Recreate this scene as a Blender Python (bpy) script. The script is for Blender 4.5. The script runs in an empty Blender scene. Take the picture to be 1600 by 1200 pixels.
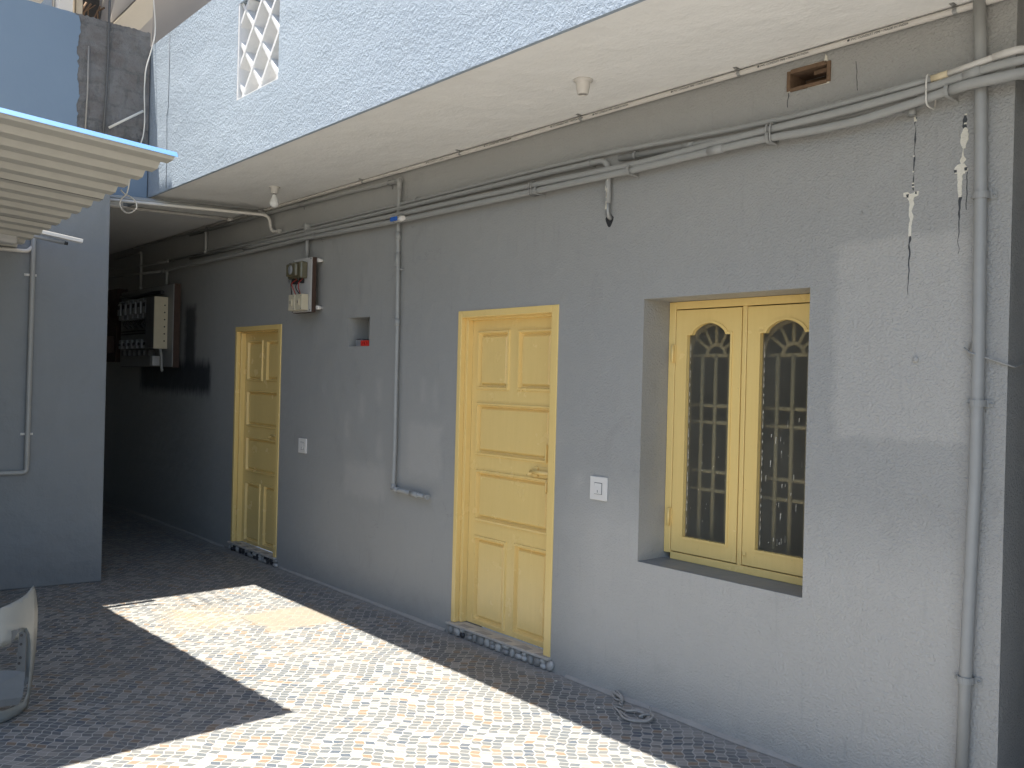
import bpy, bmesh, math, random
from mathutils import Vector, Matrix, noise
from mathutils.geometry import delaunay_2d_cdt
random.seed(7)
S = bpy.context.scene
C = S.collection
# ------------------------------------------------------------------ camera
cam_d = bpy.data.cameras.new('camera'); cam = bpy.data.objects.new('camera', cam_d); C.objects.link(cam)
cam_d.sensor_width = 36; cam_d.lens = 1380/1600*36; cam_d.clip_start = .05; cam_d.clip_end = 500
right = Vector((.65845, .75220, .02522)); up = Vector((-.01839, -.01742, .99968)); back = Vector((.75240, -.65870, .00236))
cam.matrix_world = Matrix(((right.x, up.x, back.x, 1.8461), (right.y, up.y, back.y, -3.3879), (right.z, up.z, back.z, 1.58475), (0, 0, 0, 1)))
S.camera = cam
# ------------------------------------------------------------------ light
SUNDIR = Vector((.2, .156, -1)).normalized()
sun_d = bpy.data.lights.new('sun', 'SUN'); sun_d.energy = 4.8; sun_d.angle = math.radians(.5); sun_d.color = (1, .94, .84)
sun = bpy.data.objects.new('sun', sun_d); C.objects.link(sun); sun.rotation_euler = SUNDIR.to_track_quat('-Z', 'Y').to_euler(); sun.location = (-3, -3, 12)
W = bpy.data.worlds.new('World'); S.world = W; W.use_nodes = True
wn = W.node_tree.nodes; wl = W.node_tree.links
sky = wn.new('ShaderNodeTexSky'); sky.sky_type = 'NISHITA'; sky.sun_disc = False
sky.sun_elevation = math.asin(-SUNDIR.z); sky.sun_rotation = math.atan2(-SUNDIR.x, -SUNDIR.y)
wl.new(sky.outputs[0], wn['Background'].inputs[0]); wn['Background'].inputs[1].default_value = .10
S.view_settings.view_transform = 'Standard'; S.view_settings.look = 'None'; S.view_settings.gamma = 1
S.view_settings.exposure = 1.58

# ------------------------------------------------------------------ materials
class NT:
    def __init__(s, name):
        s.m = bpy.data.materials.new(name); s.m.use_nodes = True
        s.n = s.m.node_tree.nodes; s.l = s.m.node_tree.links; s.b = s.n['Principled BSDF']
        s._c = None
    def co(s):
        if s._c is None: s._c = s.n.new('ShaderNodeNewGeometry').outputs['Position']
        return s._c
    def objco(s): return s.n.new('ShaderNodeTexCoord').outputs['Object']
    def _in(s, sock, v):
        if isinstance(v, bpy.types.NodeSocket): s.l.new(v, sock)
        elif v is not None: sock.default_value = v
    def math(s, op, a, b=None, c=None, clamp=False):
        q = s.n.new('ShaderNodeMath'); q.operation = op; q.use_clamp = clamp
        s._in(q.inputs[0], a)
        if b is not None: s._in(q.inputs[1], b)
        if c is not None: s._in(q.inputs[2], c)
        return q.outputs[0]
    def xyz(s, v=None):
        q = s.n.new('ShaderNodeSeparateXYZ'); s.l.new(v or s.co(), q.inputs[0]); return q.outputs
    def comb(s, x, y, z=0.):
        q = s.n.new('ShaderNodeCombineXYZ'); s._in(q.inputs[0], x); s._in(q.inputs[1], y); s._in(q.inputs[2], z); return q.outputs[0]
    def vscale(s, v, sc):
        q = s.n.new('ShaderNodeVectorMath'); q.operation = 'MULTIPLY'; s.l.new(v, q.inputs[0]); q.inputs[1].default_value = sc; return q.outputs[0]
    def noise(s, scale, detail=3, rough=.5, v=None, out='Fac', dist=0):
        q = s.n.new('ShaderNodeTexNoise'); q.inputs['Scale'].default_value = scale; q.inputs['Detail'].default_value = detail
        q.inputs['Roughness'].default_value = rough; q.inputs['Distortion'].default_value = dist
        s.l.new(v or s.co(), q.inputs['Vector']); return q.outputs[out]
    def voro(s, scale, v=None, out='Distance', feat='F1'):
        q = s.n.new('ShaderNodeTexVoronoi'); q.feature = feat; q.inputs['Scale'].default_value = scale
        s.l.new(v or s.co(), q.inputs['Vector']); return q.outputs[out]
    def ramp(s, f, stops, const=False):
        q = s.n.new('ShaderNodeValToRGB'); s.l.new(f, q.inputs[0]); e = q.color_ramp.elements
        if const: q.color_ramp.interpolation = 'CONSTANT'
        while len(e) < len(stops): e.new(.5)
        for k, (p, c) in enumerate(stops):
            e[k].position = p; e[k].color = (tuple(c) + (1,)) if hasattr(c, '__len__') else (c, c, c, 1)
        return q.outputs[0]
    def mix(s, f, a, b, mode='MIX'):
        q = s.n.new('ShaderNodeMix'); q.data_type = 'RGBA'; q.blend_type = mode
        s._in(q.inputs[0], f)
        for i, v in ((6, a), (7, b)):
            if hasattr(v, '__len__'): v = tuple(v) + ((1,) if len(v) == 3 else ())
            s._in(q.inputs[i], v)
        return q.outputs[2]
    def box(s, a, b, a0, a1, b0, b1, soft, wob=None):
        """soft rectangular mask on coordinates a, b"""
        if wob is not None: a = s.math('ADD', a, wob); b = s.math('ADD', b, wob)
        fs = []
        for v, lo, hi in ((a, a0, a1), (b, b0, b1)):
            fs.append(s.math('DIVIDE', s.math('SUBTRACT', v, lo), soft, clamp=True))
            fs.append(s.math('DIVIDE', s.math('SUBTRACT', hi, v), soft, clamp=True))
        r = fs[0]
        for f in fs[1:]: r = s.math('MULTIPLY', r, f)
        return r
    def bump(s, h, strength, dist=.01, prev=None):
        q = s.n.new('ShaderNodeBump'); q.inputs['Strength'].default_value = strength; q.inputs['Distance'].default_value = dist
        s.l.new(h, q.inputs['Height'])
        if prev is not None: s.l.new(prev, q.inputs['Normal'])
        return q.outputs[0]
    def fin(s, col=None, rough=.6, nrm=None, metal=0, spec=None):
        s._in(s.b.inputs['Base Color'], (tuple(col) + (1,)) if isinstance(col, tuple) and len(col) == 3 else col)
        s._in(s.b.inputs['Roughness'], rough); s.b.inputs['Metallic'].default_value = metal
        if spec is not None: s.b.inputs['Specular IOR Level'].default_value = spec
        if nrm is not None: s.l.new(nrm, s.b.inputs['Normal'])
        return s.m
def simple(name, col, rough=.5, var=.12, scale=9, bump=0, bscale=80, metal=0, spec=None):
    t = NT(name); f = t.noise(scale, 4, .6)
    c = t.mix(f, tuple(x*(1-var) for x in col), tuple(min(1, x*(1+var)) for x in col))
    n = t.bump(t.noise(bscale, 3), bump, .003) if bump else None
    return t.fin(c, rough, n, metal, spec)
M = {}
WALLC = (.215, .232, .240)
def wall_paint():
    t = NT('grey_wall_paint'); x, y, z = t.xyz()
    big = t.noise(.9, 4, .55)
    col = t.mix(t.math('MULTIPLY', t.math('SUBTRACT', big, .3), 1.6, clamp=True), (.328, .325, .308), (.370, .362, .338))
    fine = t.noise(55, 2, .5)
    col = t.mix(t.math('MULTIPLY', fine, .25), col, (.39, .385, .365))
    wob = t.math('MULTIPLY', t.math('SUBTRACT', t.noise(5, 3), .5), .16)
    wob2 = t.math('MULTIPLY', t.math('SUBTRACT', t.noise(12, 3), .5), .08)
    def patch(c, col, bx, soft, amt, w=wob):
        return t.mix(t.math('MULTIPLY', t.box(x, z, *bx, soft, w), amt), col, c)
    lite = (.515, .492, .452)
    col = patch(lite, col, (-.03, .53, 1.38, 2.20), .035, .42, wob2)
    col = patch(lite, col, (-1.65, .80, -.6, 1.16), .34, .62)  # repainted lower zone, lightened further to stand in for floor bounce
    for bx in ((-2.97, -2.85, 1.40, 1.63), (-2.82, -2.72, 1.36, 1.60), (-3.10, -2.66, .92, 1.33), (-3.50, -3.38, 1.38, 1.62), (-3.72, -3.60, 1.25, 1.50),
               (-3.92, -3.80, 1.10, 1.36), (-3.48, -3.36, 1.00, 1.22), (-1.52, -1.41, .99, 1.13), (-3.9, -3.3, .7, 1.0)):
        col = patch(lite, col, bx, .06, .30, wob2)
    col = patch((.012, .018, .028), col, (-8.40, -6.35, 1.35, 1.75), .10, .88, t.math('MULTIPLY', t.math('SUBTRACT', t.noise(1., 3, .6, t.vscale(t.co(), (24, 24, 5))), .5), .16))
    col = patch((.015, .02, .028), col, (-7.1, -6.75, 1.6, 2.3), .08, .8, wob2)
    # scuffs and drips of the brush
    drip = t.noise(1., 3, .6, t.vscale(t.co(), (22, 22, 2.2)))
    col = t.mix(t.math('MULTIPLY', t.math('SUBTRACT', drip, .62, clamp=True), 1.2, clamp=True), col, (.16, .17, .175))
    sc = t.math('MULTIPLY', t.math('SUBTRACT', t.noise(1., 6, .7, t.vscale(t.co(), (3.2, 3.2, 2.4)), dist=.7), .57, clamp=True), 6, clamp=True)
    col = t.mix(t.math('MULTIPLY', sc, .16), col, (.18, .175, .165))
    sc2 = t.math('MULTIPLY', t.math('SUBTRACT', t.noise(1., 5, .65, t.vscale(t.co(), (6.5, 6.5, 5.1)), dist=.4), .60, clamp=True), 6, clamp=True)
    col = t.mix(t.math('MULTIPLY', sc2, .18), col, (.46, .46, .44))
    sp = t.math('MULTIPLY', t.math('SUBTRACT', t.noise(130, 2, .5), .735, clamp=True), 30, clamp=True)
    col = t.mix(t.math('MULTIPLY', sp, .5), col, (.10, .10, .10))
    gr = t.math('MULTIPLY', t.box(x, z, -8, .64, 2.25, 2.68, .25), t.math('MULTIPLY', t.math('SUBTRACT', t.noise(1., 4, .6, t.vscale(t.co(), (26, 26, 1.6))), .56, clamp=True), 4, clamp=True))
    col = t.mix(t.math('MULTIPLY', gr, .35), col, (.19, .185, .175))
    vo = t.n.new('ShaderNodeTexVoronoi'); vo.feature = 'DISTANCE_TO_EDGE'; vo.inputs['Scale'].default_value = .8
    wv = t.n.new('ShaderNodeVectorMath'); wv.operation = 'MULTIPLY_ADD'; t.l.new(t.noise(5, 4, .6, out='Color'), wv.inputs[0]); wv.inputs[1].default_value = (.4, .4, .4); t.l.new(t.co(), wv.inputs[2]); t.l.new(wv.outputs[0], vo.inputs['Vector'])
    hair = t.math('MULTIPLY', t.math('SUBTRACT', 1., t.math('DIVIDE', vo.outputs[0], .0014, clamp=True)), t.math('MULTIPLY', t.math('SUBTRACT', t.noise(1.1, 2), .52, clamp=True), 9, clamp=True))
    col = t.mix(t.math('MULTIPLY', hair, .5), col, (.12, .12, .12))
    dirt = t.math('MULTIPLY', t.math('SUBTRACT', .22, z, clamp=True), t.noise(9, 4, .6))
    col = t.mix(t.math('MULTIPLY', dirt, 2.2, clamp=True), col, (.18, .175, .165))
    # orange-peel plaster; smoother to the left
    h1 = t.math('POWER', t.noise(98, 2, .5, dist=.5), 1.5); h2 = t.noise(7, 3, .5)
    amt = t.math('MULTIPLY_ADD', t.math('MULTIPLY', t.math('ADD', x, 2.6), .4, clamp=True), .85, .15)
    n = t.bump(h2, .25, .03)
    n = t.bump(t.math('MULTIPLY', h1, amt), 1., .0065, n)
    rough = t.math('MULTIPLY_ADD', h2, .15, .40)
    return t.fin(col, rough, n)
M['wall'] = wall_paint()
def plain_grey():
    t = NT('grey_side_paint'); x, y, z = t.xyz()
    col = t.mix(t.noise(1.6, 5, .6), (.17, .185, .195), (.205, .215, .222))
    dr = t.noise(1., 3, .6, t.vscale(t.co(), (9, 9, 1.2)))
    col = t.mix(t.math('MULTIPLY', t.math('SUBTRACT', dr, .55, clamp=True), .9, clamp=True), col, (.24, .25, .255))
    sc = t.math('MULTIPLY', t.math('SUBTRACT', t.noise(1., 6, .7, t.vscale(t.co(), (3, 3, 2.2)), dist=.7), .56, clamp=True), 6, clamp=True)
    col = t.mix(t.math('MULTIPLY', sc, .22), col, (.13, .135, .135))
    low = t.math('MULTIPLY', t.math('SUBTRACT', .4, z, clamp=True), t.noise(8, 5, .7))
    col = t.mix(t.math('MULTIPLY', low, 1.6, clamp=True), col, (.15, .14, .125))
    n = t.bump(t.noise(5, 4), .45, .04); n = t.bump(t.noise(70, 3), .4, .004, n)
    return t.fin(col, .5, n)
M['side'] = plain_grey()
def blue_wall():
    t = NT('blue_grey_paint')
    col = t.mix(t.noise(1.4, 4, .6), (.17, .235, .32), (.195, .265, .35))
    return t.fin(col, .6, t.bump(t.noise(40, 3), .25, .004))
M['blue'] = blue_wall()
def stucco():
    t = NT('pale_blue_stucco')
    col = t.mix(t.noise(2.2, 5, .6), (.31, .385, .47), (.38, .445, .52))
    col = t.mix(t.math('MULTIPLY', t.math('SUBTRACT', t.noise(70, 3, .6), .45, clamp=True), 1.6, clamp=True), col, (.44, .505, .57))
    n = t.bump(t.noise(1.7, 4, .55, t.vscale(t.co(), (1, 1, 1.6))), .35, .08)
    n = t.bump(t.noise(72, 4, .72), .85, .014, n)
    n = t.bump(t.voro(48), .35, .006, n)
    return t.fin(col, .8, n)
M['stucco'] = stucco()
def soffit():
    t = NT('cream_ceiling_paint')
    col = t.mix(t.noise(2.5, 5, .6), (.86, .845, .805), (.90, .89, .86))
    col = t.mix(t.math('MULTIPLY', t.math('SUBTRACT', t.noise(26, 5, .7), .6, clamp=True), 2, clamp=True), col, (.82, .80, .76))
    st = t.math('MULTIPLY', t.math('SUBTRACT', t.noise(1., 6, .7, t.vscale(t.co(), (.9, 2.4, 1)), dist=.5), .53, clamp=True), 5, clamp=True)
    col = t.mix(t.math('MULTIPLY', st, .16), col, (.66, .62, .56))
    n = t.bump(t.noise(3, 5, .6), .5, .05); n = t.bump(t.noise(1., 3, .5, t.vscale(t.co(), (7, 28, 7))), .3, .006, n); n = t.bump(t.noise(55, 3), .45, .004, n)
    return t.fin(col, .7, n)
M['soffit'] = soffit()
def exposed():
    t = NT('bare_cement_blockwork'); x, y, z = t.xyz()
    uv = t.comb(y, z)
    br = t.n.new('ShaderNodeTexBrick'); br.inputs['Scale'].default_value = 1; br.inputs['Brick Width'].default_value = .21; br.inputs['Row Height'].default_value = .15
    br.inputs['Mortar Size'].default_value = .012; br.inputs['Color1'].default_value = (.17, .15, .14, 1); br.inputs['Color2'].default_value = (.20, .19, .185, 1); br.inputs['Mortar'].default_value = (.13, .128, .125, 1)
    wv = t.n.new('ShaderNodeVectorMath'); wv.operation = 'MULTIPLY_ADD'; t.l.new(t.noise(7, 3, .5, out='Color'), wv.inputs[0]); wv.inputs[1].default_value = (.09, .09, 0); t.l.new(uv, wv.inputs[2])
    t.l.new(wv.outputs[0], br.inputs['Vector'])
    col = t.mix(t.math('MULTIPLY', t.math('SUBTRACT', t.noise(9, 6, .75), .33, clamp=True), 3.2, clamp=True), br.outputs[0], (.235, .235, .235))
    dark = t.math('MULTIPLY', t.math('SUBTRACT', t.noise(17, 6, .75), .56, clamp=True), 9, clamp=True)
    low = t.math('MULTIPLY_ADD', z, -3.5, 12.6, clamp=True)
    col = t.mix(t.math('MULTIPLY', dark, t.math('MULTIPLY_ADD', low, .7, .3)), col, (.03, .03, .03))
    col = t.mix(t.math('MULTIPLY', t.math('MULTIPLY', low, .85), t.math('MULTIPLY', t.math('SUBTRACT', t.noise(11, 5, .7), .42, clamp=True), 7, clamp=True)), col, (.035, .034, .03))
    col = t.mix(t.math('MULTIPLY', t.math('SUBTRACT', t.noise(5, 4, .6, t.vscale(t.co(), (1, 1, 1.3))), .55, clamp=True), 3, clamp=True), col, (.15, .12, .11))
    n = t.bump(br.outputs['Fac'], -.35, .01); n = t.bump(t.noise(22, 6, .75), 1., .03, n)
    return t.fin(col, .9, n)
M['bare'] = exposed()
def tiles():
    t = NT('chevron_mosaic_tile'); x, y, z = t.xyz()
    CW, CH, L = .046, .0335, .30
    u = t.math('DIVIDE', t.math('MULTIPLY', t.math('ADD', x, y), .70711), CW)
    v = t.math('DIVIDE', t.math('MULTIPLY', t.math('SUBTRACT', y, x), .70711), CH)
    # slow waviness of the printed lines
    v = t.math('ADD', v, t.math('MULTIPLY', t.math('SINE', t.math('MULTIPLY', u, .7854)), .16))
    pp = t.math('PINGPONG', v, 1.)
    # every other pair of rows leans the other way a little more
    uu = t.math('MULTIPLY_ADD', t.math('SUBTRACT', pp, .5), L*.85, u)
    uu = t.math('ADD', uu, t.math('MULTIPLY', t.math('SINE', t.math('MULTIPLY', v, .31416*1.25)), .30))
    cu = t.math('FLOOR', uu); cv = t.math('FLOOR', v)
    fu = t.math('SUBTRACT', uu, cu); fv = t.math('SUBTRACT', v, cv)
    wn_ = t.n.new('ShaderNodeTexWhiteNoise'); wn_.noise_dimensions = '2D'; t.l.new(t.comb(cu, cv), wn_.inputs['Vector'])
    r = wn_.outputs['Value']
    base = t.ramp(r, [(0, (.098, .113, .122)), (.22, (.118, .128, .130)), (.40, (.09, .108, .122)), (.54, (.055, .077, .106)), (.60, (.255, .248, .235)), (.77, (.20, .140, .09)), (.86, (.19, .177, .16)), (.94, (.285, .278, .262))], const=True)
    vein = t.noise(1., 4, .6, t.vscale(t.comb(u, v, r), (1.2, 3.5, 31)), dist=2.2)
    col = t.mix(t.math('MULTIPLY', t.math('SUBTRACT', .09, t.math('ABSOLUTE', t.math('SUBTRACT', vein, .5))), 9, clamp=True), base, t.mix(.5, base, (.16, .145, .13)))
    col = t.mix(t.math('MULTIPLY', t.math('SUBTRACT', t.noise(260, 2), .45, clamp=True), 1.4, clamp=True), col, t.mix(.35, base, (.26, .255, .245)))
    du = t.math('MULTIPLY', t.math('MINIMUM', fu, t.math('SUBTRACT', 1., fu)), CW)
    dv = t.math('MULTIPLY', t.math('MINIMUM', fv, t.math('SUBTRACT', 1., fv)), CH)
    g = t.math('MINIMUM', t.math('MULTIPLY', du, .85), dv)
    grout = t.math('SUBTRACT', 1., t.math('DIVIDE', t.math('SUBTRACT', g, .0012), .0012, clamp=True))
    col = t.mix(grout, col, (.40, .39, .365))
    # seams between the square tiles
    fx = t.math('ABSOLUTE', t.math('SUBTRACT', t.math('FRACT', t.math('DIVIDE', t.math('ADD', x, 1.35), .3)), .5))
    fy = t.math('ABSOLUTE', t.math('SUBTRACT', t.math('FRACT', t.math('DIVIDE', t.math('ADD', y, 1.68), .3)), .5))
    sm = t.math('MINIMUM', fx, fy)
    seam = t.math('SUBTRACT', 1., t.math('DIVIDE', sm, .008, clamp=True))
    col = t.mix(t.math('MULTIPLY', seam, .75), col, (.30, .25, .19))
    # dust
    du1 = t.noise(1.3, 5, .6)
    col = t.mix(t.math('MULTIPLY', t.math('SUBTRACT', du1, .45, clamp=True), 1.0, clamp=True), col, (.24, .212, .175))
    yel = t.box(x, y, -4.25, -3.35, -1.45, -.75, .3, t.math('MULTIPLY', t.math('SUBTRACT', t.noise(4, 4), .5), .5))
    col = t.mix(t.math('MULTIPLY', yel, .4), col, (.32, .265, .18))
    wb = t.math('MULTIPLY', t.math('SUBTRACT', t.noise(6, 5, .65), .5), .16)
    pt = t.math('MULTIPLY', t.box(x, y, -3.70, -3.19, -.90, -.36, .05, wb), t.math('MULTIPLY_ADD', t.noise(16, 5, .7), 1.1, .28, clamp=True))
    col = t.mix(t.math('MULTIPLY', pt, .92), col, t.mix(t.noise(45, 5, .7), (.21, .175, .125), (.29, .255, .20)))
    rim = t.math('SUBTRACT', t.box(x, y, -3.70, -3.19, -.90, -.36, .01, t.math('MULTIPLY', wb, .35)), t.box(x, y, -3.692, -3.198, -.892, -.368, .01, t.math('MULTIPLY', wb, .35)), clamp=True)
    col = t.mix(t.math('MULTIPLY', rim, t.math('MULTIPLY', t.noise(7, 2), .8)), col, (.07, .06, .05))
    near = t.math('MULTIPLY', t.math('ADD', y, .16, clamp=True), t.math('MULTIPLY_ADD', t.noise(14, 4), 6, 1.5))
    col = t.mix(t.math('MULTIPLY', near, 1., clamp=True), col, (.33, .315, .29))
    n = t.bump(grout, .25, .001); n = t.bump(t.noise(3, 3), .06, .02, n)
    return t.fin(col, t.math('MULTIPLY_ADD', du1, .3, .38), n, spec=.4)
M['tile'] = tiles()
M['cement'] = simple('cement_screed', (.25, .232, .185), .85, .18, 14, .8, 60)
M['cementgrey'] = simple('grey_cement', (.33, .31, .28), .85, .2, 14, .8, 60)
M['ground'] = simple('dusty_ground', (.30, .27, .23), .9, .2, 3, .5, 20)
def yellow():
    t = NT('yellow_gloss_paint'); co = t.co()
    g = t.noise(1., 4, .6, t.vscale(co, (60, 60, 4)))
    col = t.mix(g, (.84, .60, .215), (.90, .655, .255))
    col = t.mix(t.math('MULTIPLY', t.math('SUBTRACT', t.noise(38, 5, .7), .66, clamp=True), 3, clamp=True), col, (.40, .30, .13))
    x, y, z = t.xyz()
    low = t.math('MULTIPLY', t.math('SUBTRACT', .55, z, clamp=True), t.noise(13, 5, .7))
    col = t.mix(t.math('MULTIPLY', low, .9, clamp=True), col, (.50, .40, .22))
    spots = t.math('MULTIPLY', t.math('SUBTRACT', t.noise(85, 3, .6), .70, clamp=True), 14, clamp=True)
    col = t.mix(t.math('MULTIPLY', spots, .6), col, (.34, .25, .12))
    n = t.bump(g, .2, .002); n = t.bump(t.noise(6, 3), .12, .01, n); n = t.bump(t.noise(120, 3), .15, .002, n)
    return t.fin(col, t.math('MULTIPLY_ADD', t.noise(9, 4), .22, .13), n, spec=.55)
M['yellow'] = yellow()
M['pipe'] = simple('grey_painted_pipe', (.33, .33, .315), .45, .10, 20, .25, 60)
M['whitepipe'] = simple('white_plastic_pipe', (.62, .59, .54), .4, .08, 12)
M['creamclip'] = simple('cream_coupling', (.62, .52, .34), .45, .08, 12)
M['white'] = simple('white_plastic', (.74, .71, .66), .35, .05, 12)
M['bulbwhite'] = simple('frosted_bulb', (.78, .78, .76), .3, .03, 12)
M['metal'] = simple('zinc_clip', (.35, .35, .34), .45, .2, 60, metal=.7)
M['darkmetal'] = simple('dull_dark_metal', (.10, .10, .10), .5, .3, 60)
M['black'] = simple('black_plastic', (.02, .02, .022), .5, .2, 30)
M['ink'] = simple('dark_ink', (.05, .05, .05), .6)
M['brownwood'] = simple('dark_brown_wood', (.055, .028, .018), .6, .35, 22, .3, 50)
M['rawwood'] = simple('rough_brown_wood', (.16, .10, .06), .9, .5, 40, .8, 60)
M['boardwhite'] = simple('white_laminate', (.50, .49, .47), .45, .08, 10)
M['boardgrey'] = simple('grey_laminate', (.30, .30, .29), .5, .15, 10)
M['creambox'] = simple('cream_plastic', (.60, .53, .38), .45, .08, 20)
M['meter'] = simple('yellowed_meter_case', (.13, .115, .07), .22, .35, 26, spec=.7)
M['metergrey'] = simple('grey_meter_plastic', (.27, .28, .29), .4, .2, 30)
M['red'] = simple('red_plastic', (.55, .03, .02), .4, .1)
M['redwire'] = simple('red_wire', (.35, .04, .03), .5, .1)
M['bluep'] = simple('blue_valve_handle', (.02, .12, .5), .4, .1)
M['roofunder'] = simple('cream_roof_sheet', (.50, .485, .43), .45, .13, 11, .25, 7)
M['roofblue'] = simple('blue_roof_sheet', (.085, .24, .52), .45, .08, 8)
M['peel'] = simple('bare_white_plaster', (.72, .68, .58), .9, .15, 90, 1, 200)
M['streak'] = simple('dark_wall_crack', (.06, .065, .07), .9, .4, 90)
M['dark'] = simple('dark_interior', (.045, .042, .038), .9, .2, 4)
M['grille'] = simple('cream_grille_bars', (.62, .53, .34), .6, .1, 14)
M['brownwall'] = simple('brown_grey_wall', (.40, .365, .325), .8, .06, 2)
M['beige'] = simple('beige_wall', (.50, .43, .33), .8, .08, 3)
M['whitewall'] = simple('white_column_paint', (.62, .60, .56), .7, .08, 3)
M['curtain'] = simple('blue_striped_cloth', (.25, .30, .36), .9, .4, 60)
M['marble'] = simple('veined_marble', (.46, .43, .39), .35, .35, 18)
M['pebL'] = simple('pale_pebble', (.42, .405, .38), .45, .25, 30)
M['pebM'] = simple('grey_pebble', (.27, .26, .245), .45, .25, 30)
M['pebD'] = simple('black_pebble', (.03, .03, .033), .4, .25, 30)
M['bumper'] = simple('silver_car_paint', (.34, .355, .345), .38, .06, 14, metal=.15)
M['bumperdark'] = simple('grey_unpainted_plastic', (.12, .12, .115), .55, .2, 20)
M['cable'] = simple('dirty_cable_sheath', (.33, .31, .28), .7, .4, 50)
M['whitecable'] = simple('white_cable', (.68, .66, .61), .5, .1, 20)
M['latticepaint'] = simple('white_lattice_paint', (.66, .67, .68), .7, .1, 30, .5, 60)
def glass():
    t = NT('dusty_window_glass')
    gl = t.n.new('ShaderNodeBsdfGlossy'); gl.inputs['Roughness'].default_value = .04; gl.inputs['Color'].default_value = (.8, .8, .8, 1)
    tr0 = t.n.new('ShaderNodeBsdfTransparent'); tr0.inputs[0].default_value = (.80, .78, .70, 1)
    rf_ = t.n.new('ShaderNodeBsdfRefraction'); rf_.inputs['IOR'].default_value = 1.04; rf_.inputs['Roughness'].default_value = .45; rf_.inputs[0].default_value = (.80, .78, .70, 1)
    tr = t.n.new('ShaderNodeMixShader'); tr.inputs[0].default_value = .5; t.l.new(tr0.outputs[0], tr.inputs[1]); t.l.new(rf_.outputs[0], tr.inputs[2])
    df = t.n.new('ShaderNodeBsdfDiffuse'); df.inputs[0].default_value = (.30, .29, .24, 1)
    lw = t.n.new('ShaderNodeLayerWeight'); lw.inputs[0].default_value = .28
    m1 = t.n.new('ShaderNodeMixShader'); m2 = t.n.new('ShaderNodeMixShader')
    t.l.new(t.math('MULTIPLY_ADD', t.noise(5, 4), .22, .12), m1.inputs[0]); t.l.new(tr.outputs[0], m1.inputs[1]); t.l.new(df.outputs[0], m1.inputs[2])
    t.l.new(t.math('MULTIPLY', lw.outputs['Fresnel'], .6), m2.inputs[0]); t.l.new(m1.outputs[0], m2.inputs[1]); t.l.new(gl.outputs[0], m2.inputs[2])
    t.l.new(m2.outputs[0], t.n['Material Output'].inputs[0]); return t.m
M['glass'] = glass()

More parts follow.
